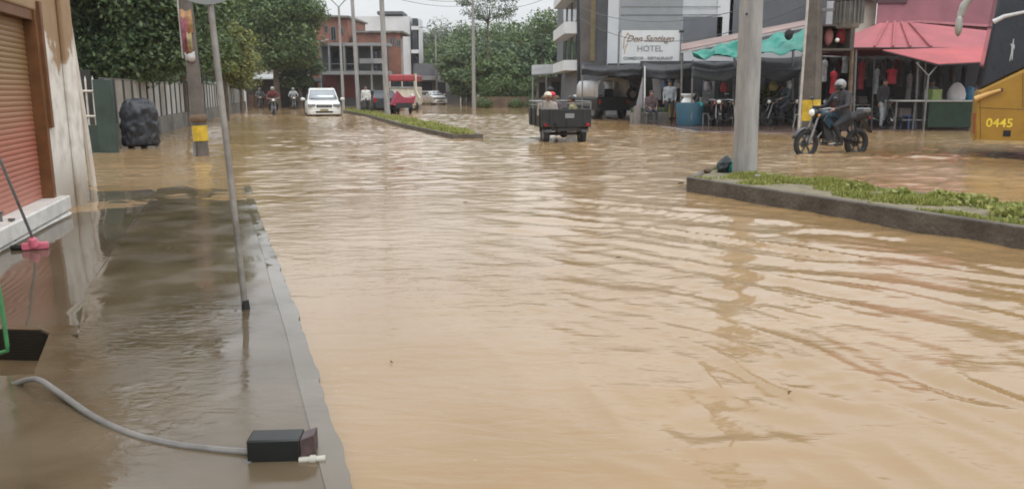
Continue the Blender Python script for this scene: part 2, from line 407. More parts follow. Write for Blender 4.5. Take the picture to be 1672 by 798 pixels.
# strip between the pavement and the shop wall, a touch lower
strip = [seamA, WC.xy + Vector((.2, .9)), WC.xy - WN.xy * .3 - WD.xy * .3, WC.xy - WN.xy * .3 + WD.xy * 9, seamC + Vector((-1.5, -.6)), seamC + Vector((.0, .02)), seamB]
strip = [seamA + Vector((.02, 0)), G(240, 268).xy, G(165, 268).xy, WC.xy - WN.xy * .3, WC.xy - WN.xy * .3 + WD.xy * 9, G(-170, 533).xy, G(90, 537).xy, seamC + Vector((.0, .01)), seamB + Vector((.01, 0)), G(200, 390).xy + Vector((.01, 0))]
o = slab('shop_forecourt', strip, [], lambda x, y: .013 + noise.noise(Vector((x * 1.1, y * .8, 9))) * .012 - max(0, y - 8) * .006, STILL, .12); struct(o)
# pit beside the pavement
t = empty('drain_pit', (0, 0, 0), 0, 'dark open drain pit cut into the wet pavement, lower left edge', 'drain')
b = MB(); P = [Vector((p.x, p.y, -.5)) for p in pit]
for i in range(4):
    a, c = P[i], P[(i + 1) % 4]; b.bm.faces.new([b.bm.verts.new(q) for q in (a, c, c + Vector((0, 0, .52)), a + Vector((0, 0, .52)))])
b.build('pit_wall', M_['dark'], t, smooth=False)  # near-black wall colour includes the shadow inside the pit
b = MB(); b.prism([p + Vector((0, 0, .33)) for p in P], (0, 0, .01)); b.build('standing_water', mat('pit_mud', (.2, .14, .08), .15, .2, 2), t)
# ledge at the pit's top edge
t = MB(); a = G(60, 541); c = G(131, 538); t.prism([a + Vector((0, 0, .0)), c, G(131, 552), G(84, 553)], (0, 0, .032))
o = t.build('concrete_ledge', WET, bev=.01); tag(o, 'low concrete ledge between the drain pit and the pavement', 'ledge')

# islands
def island(name, label, front, back, z, ext0=None):
    P = [p for p in front] + [p for p in reversed(back)]
    b = MB(); b.prism([Vector((p.x, p.y, -.3)) for p in P], (0, 0, .3 + z)); return b, P
KB = mat('kerb_concrete', (.14, .122, .1), .75, .3, 3.5, .7, 22, c2=(.06, .048, .035), detail=10)
IZ = .2
fa = G(1121, 289, IZ); fb = G(1672, 371, IZ); fd = (fb - fa).normalized()
bk0 = G(1160, 272, IZ); bk1 = G(1672, 334, IZ); bd = (bk1 - bk0).normalized()
front = [fa, fa.lerp(fb, .5), fb, fb + fd * 4]; back = [bk0, bk0.lerp(bk1, .5), bk1, bk1 + bd * 4]
def inset(P, d):
    # crude inset of a 2-sided strip
    n = len(P) // 2; F = P[:n]; B = P[n:][::-1]
    F2 = []; B2 = []
    for i, (f, g) in enumerate(zip(F, B)):
        v = (g - f); u = v.normalized(); F2.append(f + u * d); B2.append(g - u * d)
    ax = (F2[1] - F2[0]).normalized(); F2[0] = F2[0] + ax * d; B2[0] = B2[0] + ax * d
    return F2 + B2[::-1]
def make_island(label, P, z, kw, soilm):
    t = empty('traffic_island', (0, 0, 0), 0, label, 'traffic island', 'planted islands along the middle of the street')
    t['kind'] = 'structure'; del t['category']
    I = inset(P, kw); n = len(P); b = MB()
    top = [b.bm.verts.new((p.x, p.y, z)) for p in P]; it = [b.bm.verts.new((p.x, p.y, z)) for p in I]
    bo = [b.bm.verts.new((p.x, p.y, -.3)) for p in P]; ib = [b.bm.verts.new((p.x, p.y, z - .08)) for p in I]
    for k in range(n):
        j = (k + 1) % n
        b.bm.faces.new((top[k], top[j], it[j], it[k])); b.bm.faces.new((bo[k], bo[j], top[j], top[k])); b.bm.faces.new((it[k], it[j], ib[j], ib[k]))
    b.build('kerb', KB, t, bev=.015, smooth=False)
    b = MB(); b.prism([Vector((p.x, p.y, z - .1)) for p in I], (0, 0, .08)); b.build('soil', soilm, t)
    return t, I
SOIL = mat('damp_soil', (.25, .21, .15), .9, .3, 6, .8, 20, c2=(.11, .1, .045))
near_t, near_I = make_island('grey kerbed island', front + back[::-1], IZ, .13, SOIL)
ff = [G(738, 219, .13), G(655, 202, .13), G(600, 187, .13), G(560, 180, .13)]
fk = [G(789, 219, .13), G(700, 199, .13), G(625, 185, .13), G(578, 179, .13)]
far_t, far_I = make_island('far kerbed island', ff + fk[::-1], .13, .1, SOIL)
GR = leafmat('grass_blades', [(.14, .17, .04), (.24, .27, .06), (.33, .34, .09), (.42, .4, .14)], .35)
def grass(name, I, z, n, hmin, hmax, cover=0., seed=1, wd=.008):
    n2 = len(I) // 2; F = I[:n2]; B = I[n2:][::-1]; C = []; D1 = []; D2 = []
    while len(C) < n:
        s = random.random() * (n2 - 1); i = int(s); f = s - i; v = random.random()
        p = F[i].lerp(F[i + 1], f).lerp(B[i].lerp(B[i + 1], f), v)
        q = noise.noise(Vector((p.x * 1.6, p.y * 1.6, seed)))
        if q < cover + random.uniform(-.15, .15): continue
        h = random.uniform(hmin, hmax) * (.7 + max(0, q) * 1.6); a = random.uniform(0, 6.28); ln = random.uniform(.1, .8)
        up = Vector((math.cos(a) * ln, math.sin(a) * ln, 1)).normalized() * h / 2; w_ = Vector((-math.sin(a + .7), math.cos(a + .7), 0)) * random.uniform(.6, 1.6) * wd
        C.append(Vector((p.x, p.y, z)) + up * .9); D1.append(w_); D2.append(up)
    o = quads(name, np.array(C), np.array(D1), np.array(D2), GR); return tag(o, None, None, None, 'stuff')
o = grass('grass', near_I, IZ - .03, 19000, .03, .09, .07, 3, .01); o['label'] = 'patchy green weeds and grass on the near island'
o = grass('grass', far_I, .1, 8000, .06, .17, -.15, 8, .016); o['label'] = 'green grass on the far island'
# broad leaf weeds on the near island
for wi, (px, py, r, lb) in enumerate([(1395, 306, .16, 'low leafy weed clump on the near island, left of the others'), (1470, 320, .2, 'leafy weed clump mid way along the near island'), (1540, 324, .16, 'small leafy weed clump right of the island middle'), (1585, 330, .26, 'tallest leafy weed clump on the near island'), (1650, 350, .22, 'yellow green weed clump at the right end of the island')]):
    c = G(px, py, IZ); n = 260
    C = np.array(c) + unit(n) * np.array([r, r, .07]) * rng.uniform(.3, 1, (n, 1)) + np.array([0, 0, .02]); d = unit(n) * .03; e = np.cross(d, unit(n)); e = e / (np.linalg.norm(e, axis=1)[:, None] + 1e-6) * .026
    o = quads('weed_clump', C, d, e, GR); tag(o, lb, 'plant', 'weed clumps on the near island')

# ------------------------------------------------------------------ shop at the left
def onwall(px, py, off=0.):
    d = ray(px, py); o0 = Vector((0, 0, HC)); n = WN
    p0 = WC + n * off; t = (p0 - o0).dot(n) / d.dot(n); return o0 + d * t
def wz(p): q = p - WC; return (q.dot(WD), p.z)
def Wp(s, z, off=0.): return WC + WD * s + WN * off + Vector((0, 0, z))
def shopmat():
    m = bpy.data.materials.new('peeling_wall_paint'); m.use_nodes = True; t = m.node_tree; b = t.nodes['Principled BSDF']; N = t.nodes.new; L = t.links.new
    tc = N('ShaderNodeTexCoord'); sp = N('ShaderNodeSeparateXYZ'); L(tc.outputs['Object'], sp.inputs[0])
    nz = N('ShaderNodeTexNoise'); nz.inputs['Scale'].default_value = 1.9; nz.inputs['Detail'].default_value = 9; nz.inputs['Roughness'].default_value = .6; L(tc.outputs['Object'], nz.inputs[0])
    ad = N('ShaderNodeMath'); ad.operation = 'MULTIPLY_ADD'; ad.inputs[1].default_value = 1.6; L(nz.outputs[0], ad.inputs[0]); L(sp.outputs[2], ad.inputs[2])
    gt = N('ShaderNodeMapRange'); gt.inputs[1].default_value = 2.5; gt.inputs[2].default_value = 2.6; L(ad.outputs[0], gt.inputs[0])
    n2 = N('ShaderNodeTexNoise'); n2.inputs['Scale'].default_value = 5; n2.inputs['Detail'].default_value = 8; L(tc.outputs['Object'], n2.inputs[0])
    c1 = N('ShaderNodeValToRGB'); c1.color_ramp.elements[0].color = (.52, .48, .42, 1); c1.color_ramp.elements[1].color = (.74, .71, .66, 1); c1.color_ramp.elements[0].position = .3; c1.color_ramp.elements[1].position = .6; L(n2.outputs[0], c1.inputs[0])
    c2 = N('ShaderNodeValToRGB'); c2.color_ramp.elements[0].color = (.27, .17, .09, 1); c2.color_ramp.elements[1].color = (.37, .25, .15, 1); L(n2.outputs[0], c2.inputs[0])
    st = N('ShaderNodeMath'); st.operation = 'MULTIPLY_ADD'; st.inputs[1].default_value = -.7; L(n2.outputs[0], st.inputs[0]); L(sp.outputs[2], st.inputs[2])
    sg = N('ShaderNodeMapRange'); sg.inputs[1].default_value = -.25; sg.inputs[2].default_value = .25; sg.inputs[3].default_value = .75; sg.inputs[4].default_value = 0; L(st.outputs[0], sg.inputs[0])
    sm2 = N('ShaderNodeMix'); sm2.data_type = 'RGBA'; L(sg.outputs[0], sm2.inputs[0]); L(c1.outputs[0], sm2.inputs[6]); sm2.inputs[7].default_value = (.22, .17, .11, 1); c1 = sm2
    mx = N('ShaderNodeMix'); mx.data_type = 'RGBA'; L(gt.outputs[0], mx.inputs[0]); L(c1.outputs[2], mx.inputs[6]); L(c2.outputs[0], mx.inputs[7]); L(mx.outputs[2], b.inputs['Base Color'])
    b.inputs['Roughness'].default_value = .75
    bp = N('ShaderNodeBump'); bp.inputs['Strength'].default_value = .3; bp.inputs['Distance'].default_value = .02; L(n2.outputs[0], bp.inputs['Height']); L(bp.outputs[0], b.inputs['Normal'])
    return m
def shuttermat():
    m = bpy.data.materials.new('painted_roller_shutter'); m.use_nodes = True; t = m.node_tree; b = t.nodes['Principled BSDF']; N = t.nodes.new; L = t.links.new
    tc = N('ShaderNodeTexCoord'); sp = N('ShaderNodeSeparateXYZ'); L(tc.outputs['Object'], sp.inputs[0])
    mp = N('ShaderNodeMapping'); mp.inputs['Scale'].default_value = (.6, .6, 5); L(tc.outputs['Object'], mp.inputs[0])
    nz = N('ShaderNodeTexNoise'); nz.inputs['Scale'].default_value = 2.5; nz.inputs['Detail'].default_value = 6; L(mp.outputs[0], nz.inputs[0])
    ad = N('ShaderNodeMath'); ad.operation = 'MULTIPLY_ADD'; ad.inputs[1].default_value = .5; L(nz.outputs[0], ad.inputs[0]); L(sp.outputs[2], ad.inputs[2])
    cr = N('ShaderNodeValToRGB'); e = cr.color_ramp.elements; e[0].position = 0; e[0].color = (.45, .2, .15, 1); e[1].position = 1; e[1].color = (.2, .1, .04, 1)
    for p, c in ((.3, (.42, .14, .09, 1)), (.42, (.34, .16, .09, 1)), (.6, (.26, .16, .07, 1))): x = e.new(p); x.color = c
    mr = N('ShaderNodeMapRange'); mr.inputs[1].default_value = .3; mr.inputs[2].default_value = 2.9; L(ad.outputs[0], mr.inputs[0]); L(mr.outputs[0], cr.inputs[0]); L(cr.outputs[0], b.inputs['Base Color'])
    b.inputs['Roughness'].default_value = .5; b.inputs['Metallic'].default_value = .15; return m
sh = empty('shop_building', (0, 0, 0), 0, 'tan and white shop with peeling paint and a brown roller shutter', 'shop')
sR, zS = wz(onwall(92, 322)); sF = 7.5
zL = wz(onwall(52, 16))[1]; sRt = sR
fw = wz(onwall(92, 322))[0] - wz(onwall(112, 312))[0]
WALLM = shopmat()
def wbox(b, s0, s1, z0, z1, o0, o1):
    P = [Wp(s0, z0, o0), Wp(s1, z0, o0), Wp(s1, z0, o1), Wp(s0, z0, o1)]; return b.prism(P, (0, 0, z1 - z0))
b = MB(); s_in = sR - .02
wbox(b, 0, s_in, -.3, 6.4, -.35, 0)                         # pier to the corner
wbox(b, s_in, sF, zL, 6.4, -.35, 0)                          # lintel
wbox(b, s_in, sF, -.3, zS - .1, -.35, -.02)                       # under the sill
b.build('wall', WALLM, sh, bev=.02, smooth=False)
b = MB(); wbox(b, -.0, 12, 6.4, 6.55, -6, .35); b.build('roof', M_['conc_d'], sh)
b = MB(); wbox(b, 0.0, .3, -.3, 6.39, -6, -.36); b.build('side_wall', WALLM, sh)
b = MB(); wbox(b, -.02, .42, -.3, 6.3, .0, .06); b.build('pilaster', WALLM, sh, bev=.02, smooth=False)
# shutter slats
b = MB(); z = zS; k = 0; pr = []
while z < zL:
    for q in range(4):
        a = q / 4; pr.append((z + a * .052, -.12 + .008 * math.sin(a * math.pi)))
    z += .052
va = [b.bm.verts.new(Wp(s_in, zz, oo)) for zz, oo in pr]; vb = [b.bm.verts.new(Wp(3.4, zz, oo)) for zz, oo in pr]
for i in range(len(pr) - 1): b.bm.faces.new((va[i], vb[i], vb[i + 1], va[i + 1]))
b.build('roller_shutter', shuttermat(), sh, smooth=True)
FB = mat('brown_frame', (.16, .065, .02), .5, .2, 5)
b = MB(); wbox(b, s_in - .0, s_in + .1, zS, zL + .001, -.13, .0); wbox(b, s_in - .09, s_in, zS + .75, zL + .1, .0, .03)
wbox(b, s_in - .0, 3.4, zL - .1, zL - .001, -.13, -.02); b.build('shutter_frame', FB, sh)
b = MB(); wbox(b, 3.35, sF, -.3, 6.39, -.34, -.004); b.build('jamb', WALLM, sh)
b = MB(); wbox(b, s_in - .15, 3.6, zS - .16, zS, -.2, .1); b.prism([Wp(s_in - .15, -.2, 0), Wp(s_in - .15, -.2, .3), Wp(s_in - .15, zS - .18, .08), Wp(s_in - .15, zS - .161, 0)], WD * 3.8)
b.build('sill', mat('white_plinth', (.66, .64, .6), .6, .15, 3, .2), sh, bev=.015)
# drain pipe by the corner
b = MB(); p0 = G(154, 303); p1 = A(112, 38, p0.y - .15); b.path([p0 - Vector((0, 0, .2)), p0.lerp(p1, .3), p0.lerp(p1, .7), p1, p1 + Vector((-.02, 0, .9))], .04)
o = b.build('drainpipe', mat('pipe_white', (.62, .58, .52), .5, .12, 4), None); tag(o, 'white leaning drainpipe with rusty foot beside the shop corner', 'pipe')
# broom
t = empty('broom', (0, 0, 0), 0, 'pink headed broom leaning at the shop sill', 'broom')
e = G(58, 405, .03); g0 = A(-12, 232, e.y - .35)
MB().tube(e + Vector((0, 0, .04)), g0, .012).build('handle', M_['steel'], t)
b = MB(); d = (g0 - e).normalized(); b.tube(e + d * .1, e + d * .02, .03, .05); b.box(e + Vector((0, 0, .02)), (.2, .07, .06), .4); b.build('head', mat('pink_plastic', (.6, .14, .2), .5, .15, 20), t, bev=.01)
t = MB(); a = G(18, 404, .04); c = G(72, 404, .03); t.tube(a, c, .022); t.box(c, (.05, .05, .05), .3); o = t.build('iron_bar', M_['black']); tag(o, 'short black iron bar lying on the forecourt by the broom', 'bar')
for (px, py, h, lb) in ((10, 392, .28, 'taller iron stake standing against the sill, left of the pair'), (27, 392, .22, 'shorter iron stake standing against the sill, right of the pair')):
    a = G(px, py + 6, 0); b = MB(); b.tube(a - Vector((0, 0, .2)), a + Vector((-.02, 0, h)), .012); b.box(a + Vector((-.02, 0, h)), (.04, .04, .02)); o = b.build('iron_stake', M_['steel']); tag(o, lb, 'stake', 'iron stakes by the shop sill')
# green bracket
a = G(2, 572, .0); b = MB(); top = A(-8, 440, a.y); b.path([top + Vector((0, 0, .6)), top, A(3, 500, a.y), A(12, 565, a.y), A(12, 572, a.y), A(0, 576, a.y), A(-40, 578, a.y)], .011); o = b.build('green_rail', mat('green_rail_paint', (.06, .22, .08), .5, .2, 9)); tag(o, 'thin green metal rail at the drain pit edge', 'rail')
# hose
pts = [G(8, 632, -.02), G(26, 626, .02), G(44, 620, .055), G(64, 620, .07), G(95, 640, .045), G(150, 678, .03), G(210, 706, .03), G(280, 724, .03), G(350, 733, .03), G(412, 738, .035)]
sm = []
for i in range(len(pts) - 1):
    p0, p1, p2, p3 = pts[max(i - 1, 0)], pts[i], pts[i + 1], pts[min(i + 2, len(pts) - 1)]
    for k in range(6):
        u = k / 6; sm.append(.5 * ((2 * p1) + (p2 - p0) * u + (2 * p0 - 5 * p1 + 4 * p2 - p3) * u * u + (3 * p1 - p0 - 3 * p2 + p3) * u ** 3))
sm.append(pts[-1]); b = MB(); b.path(sm, .0135, 10); o = b.build('hose', mat('grey_hose', (.2, .19, .18), .35, .2, 6)); tag(o, 'grey hose curving over the wet pavement to the black box', 'hose')
# black box
c = G(452, 752, .03)
t = empty('pump_box', (c.x, c.y, .01), R(4), 'black box standing in the wet at the kerb, joined to the hose', 'box')
s_ = 1 / (FPX / (c.y / math.cos(PIT) + .25))
b = MB(); b.prism([(-.105, 0, .0), (.085, 0, .0), (.085, 0, .1), (-.105, 0, .1)], (0, .1, 0)); b.build('housing', mat('black_box', (.008, .01, .009), .45, .3, 10), t, bev=.006)
b = MB(); b.prism([(.086, .0, .0), (.13, .04, .015), (.13, .04, .1), (.086, .0, .1)], (0, .075, 0)); b.build('end_cap', mat('brown_cap', (.07, .045, .045), .5, .3, 20), t, bev=.004)
b = MB(); b.tube((.08, -.0, .02), (.175, .0, .025), .012); b.tube((.12, 0, .0225), (.14, 0, .0235), .016); b.build('nozzle', mat('white_plastic', (.42, .4, .35), .4, .1, 10), t)
b = MB(); b.tube((-.12, .012, .012), (-.09, -.0, .014), .01); b.build('connector', M_['steel'], t)
# ------------------------------------------------------------------ people
def body(name, segs, voxel, parent, mats):
    """segs: (a, b, ra, rb, tag); one continuous skin grown round the bones"""
    b = MB()
    for a, c, ra, rb, tg in segs:
        a = Vector(a); c = Vector(c)
        if (a - c).length > 1e-4: b.tube(a, c, ra, rb, 12)
        b.sphere(a, ra, 2); b.sphere(c, rb, 2)
    o = b.build(name, None, None); md = o.modifiers.new('r', 'REMESH'); md.mode = 'VOXEL'; md.voxel_size = voxel
    m2 = o.modifiers.new('s', 'SMOOTH'); m2.iterations = 3; m2.factor = .5
    dg = bpy.context.evaluated_depsgraph_get(); me = bpy.data.meshes.new_from_object(o.evaluated_get(dg)); bpy.data.objects.remove(o)
    tags = list(dict.fromkeys(x[4] for x in segs)); me.materials.clear()
    for t_ in tags: me.materials.append(mats[t_])
    n = len(me.polygons); C = np.empty(n * 3); me.polygons.foreach_get('center', C); C = C.reshape(-1, 3); best = np.full(n, 1e9); idx = np.zeros(n, np.int32)
    for a, c, ra, rb, tg in segs:
        a = np.array(a, float); c = np.array(c, float); d = c - a; q = max(1e-9, d @ d); t_ = np.clip(((C - a) @ d) / q, 0, 1)
        ds = np.linalg.norm(C - (a + t_[:, None] * d), axis=1) - (ra + (rb - ra) * t_); mk = ds < best; best[mk] = ds[mk]; idx[mk] = tags.index(tg)
    me.polygons.foreach_set('material_index', idx); me.polygons.foreach_set('use_smooth', np.ones(n, bool))
    o = bpy.data.objects.new(name, me); COL.objects.link(o); o.parent = parent; return o
def person(label, loc, rz, J, mats, voxel=.018, hat=None, hatmat=None, hair=True, group=None, z0=0):
    """J: joints in local space, +X forward. Returns the root"""
    t = empty('person', loc, rz, label, 'person', group)
    V = {k: Vector(v) for k, v in J.items()}; s = []
    def sg(a, b, ra, rb, tg): s.append((a, b, ra, rb, tg))
    pl, ch, nk, hd = V['pelvis'], V['chest'], V['neck'], V['head']
    sy = Vector((0, 1, 0)) if 'side' not in V else V['side']
    for q in (-1, 1):
        sg(pl + sy * .07 * q, pl.lerp(ch, .5) + sy * .05 * q, .12, .115, 'shirt'); sg(pl.lerp(ch, .5) + sy * .06 * q, ch + sy * .09 * q, .11, .11, 'shirt')
    sg(pl, pl + Vector((0, 0, -.02)), .13, .12, 'trousers'); sg(ch, nk, .12, .075, 'shirt'); sg(ch + Vector((0, 0, .06)), nk + Vector((0, 0, .0)), .12, .085, 'shirt')
    sg(nk + Vector((0, 0, -.02)), hd + Vector((-.01, 0, -.05)), .066, .058, 'skin')
    fd_ = V.get('face', Vector((1, 0, 0)))
    fd_ = fd_.normalized(); sd_ = fd_.cross(Vector((0, 0, 1))).normalized()
    sg(hd + Vector((0, 0, .025)) - fd_ * .015, hd + Vector((0, 0, .0)) + fd_ * .015, .088, .082, 'skin'); sg(hd + fd_ * .03 + Vector((0, 0, -.07)), hd + fd_ * .045 + Vector((0, 0, -.085)), .045, .035, 'skin')
    sg(hd + fd_ * .09 + Vector((0, 0, .01)), hd + fd_ * .112 + Vector((0, 0, -.025)), .012, .017, 'skin')
    for q in (-1, 1): sg(hd + sd_ * .085 * q + Vector((0, 0, .015)), hd + sd_ * .092 * q + Vector((0, 0, -.02)), .018, .012, 'skin')
    for q, n in ((-1, 'r'), (1, 'l')):
        sh_, el, ha = V['sh' + n], V['el' + n], V['ha' + n]
        sg(ch + sy * .07 * q + Vector((0, 0, .05)), sh_, .105, .075, 'shirt'); sg(nk, sh_, .06, .07, 'shirt'); sg(sh_, el, .07, .052, 'shirt'); sg(el, el.lerp(ha, .9), .042, .03, 'sleeve')
        d = (ha - el).normalized(); sg(ha, ha + d * .07, .032, .034, 'skin')
        sd = d.cross(Vector((0, 0, 1)));
        if sd.length < .1: sd = Vector((1, 0, 0)).cross(d)
        sd.normalize(); dn = d.cross(sd) * -1
        if dn.z > 0: dn = -dn
        for f in range(4):
            bs = ha + d * .08 + sd * (.027 - .018 * f); ln = (.034, .042, .04, .03)[f]
            sg(bs, bs + d * ln + dn * .01, .0105, .01, 'skin'); sg(bs + d * ln + dn * .01, bs + d * (ln + .012) + dn * (.01 + ln * .8), .01, .009, 'skin')
        sg(ha + d * .03 - sd * .028 * q, ha + d * .075 - sd * .055 * q + dn * .01, .013, .01, 'skin')
        hp, kn, an, to = V['hp' + n], V['kn' + n], V['an' + n], V['to' + n]
        sg(hp, kn, .095, .062, 'trousers'); sg(kn, an, .06, .042, 'trousers'); sg(an, an + (to - an) * .1, .045, .045, 'shoe'); sg(an + Vector((0, 0, -.05)), to, .042, .036, 'shoe')
    body('body', s, voxel, t, mats)
    if voxel < .02:
        b = MB()
        for q in (-1, 1): b.sphere(hd + fd_ * .09 + sd_ * .033 * q + Vector((0, 0, .028)), .011, 1)
        split_loose(b.build('eye', M_['black'], t))
        MB().box(hd + fd_ * .098 + Vector((0, 0, -.052)), (.012, .045, .008)).build('mouth', mat('lips', (.2, .06, .05)), t)
    if hair: MB().sphere(hd + Vector((0, 0, .045)) - fd_ * .022, (.1, .098, .095), 2).build('hair', M_['hair'], t)
    if hat == 'helmet':
        b = MB(); b.sphere(hd + Vector((0, 0, .035)) - fd_ * .008, (.122, .112, .12), 3); b.build('helmet', hatmat, t)
    if hat == 'cap':
        b = MB(); b.sphere(hd + Vector((0, 0, .055)) - fd_ * .01, (.112, .108, .09), 2); b.prism([hd + fd_ * .07 + sd_ * .08 + Vector((0, 0, .06)), hd + fd_ * .2 + sd_ * .05 + Vector((0, 0, .045)), hd + fd_ * .2 - sd_ * .05 + Vector((0, 0, .045)), hd + fd_ * .07 - sd_ * .08 + Vector((0, 0, .06))], (0, 0, .012)); b.build('cap', hatmat, t)
    return t
def P_ride(bk=-.22, lean=.12):
    return dict(pelvis=(bk, 0, .9), chest=(bk + lean, 0, 1.26), neck=(bk + lean + .03, 0, 1.42), head=(bk + lean + .07, 0, 1.54),
        shr=(bk + lean, -.2, 1.36), shl=(bk + lean, .2, 1.36), elr=(bk + lean + .12, -.33, 1.13), ell=(bk + lean + .12, .33, 1.13), har=(.26, -.32, 1.06), hal=(.26, .32, 1.06),
        hpr=(bk + .04, -.11, .86), hpl=(bk + .04, .11, .86), knr=(bk + .42, -.23, .7), knl=(bk + .42, .23, .7), anr=(bk + .2, -.22, .36), anl=(bk + .2, .22, .36), tor=(bk + .36, -.22, .3), tol=(bk + .36, .22, .3))
def P_stand(step=.0, armf=.0):
    return dict(pelvis=(0, 0, .95), chest=(.01, 0, 1.28), neck=(.01, 0, 1.45), head=(.03, 0, 1.58), shr=(0, -.2, 1.39), shl=(0, .2, 1.39), elr=(-.02 - step * .4, -.25, 1.12), ell=(-.02 + armf + step * .4, .25, 1.12 + armf * .2),
        har=(.05 - step * .4, -.25, .88), hal=(.08 + step * .5 + armf, .24, .9 + armf * .9), hpr=(0, -.1, .9), hpl=(0, .1, .9), knr=(.04 + step, -.11, .5), knl=(.04 - step, .11, .5), anr=(step * 1.4, -.11, .1), anl=(-step * 1.6, .11, .1), tor=(.15 + step * 1.4, -.12, .04), tol=(.15 - step * 1.6, .12, .04))
def P_sit(h=.45):
    return dict(pelvis=(0, 0, h + .1), chest=(.03, 0, h + .43), neck=(.05, 0, h + .61), head=(.08, 0, h + .74), shr=(.03, -.2, h + .54), shl=(.03, .2, h + .54), elr=(.08, -.25, h + .28), ell=(.08, .25, h + .28), har=(.28, -.15, h + .2), hal=(.28, .15, h + .2),
        hpr=(.02, -.1, h + .08), hpl=(.02, .1, h + .08), knr=(.42, -.12, h + .06), knl=(.42, .12, h + .06), anr=(.42, -.12, .1), anl=(.42, .12, .1), tor=(.56, -.12, .04), tol=(.56, .12, .04))
def outfit(shirt, trousers=(.03, .035, .05), sleeve=None, skin='skin'):
    k = str(shirt) + str(trousers)
    sm_ = mat('cloth ' + str(shirt), shirt, .8, .2, 8); tm = mat('cloth ' + str(trousers), trousers, .8, .2, 8)
    return dict(shirt=sm_, sleeve=sm_ if sleeve is None else M_['skin'], trousers=tm, shoe=M_['black'], skin=M_['skin'])
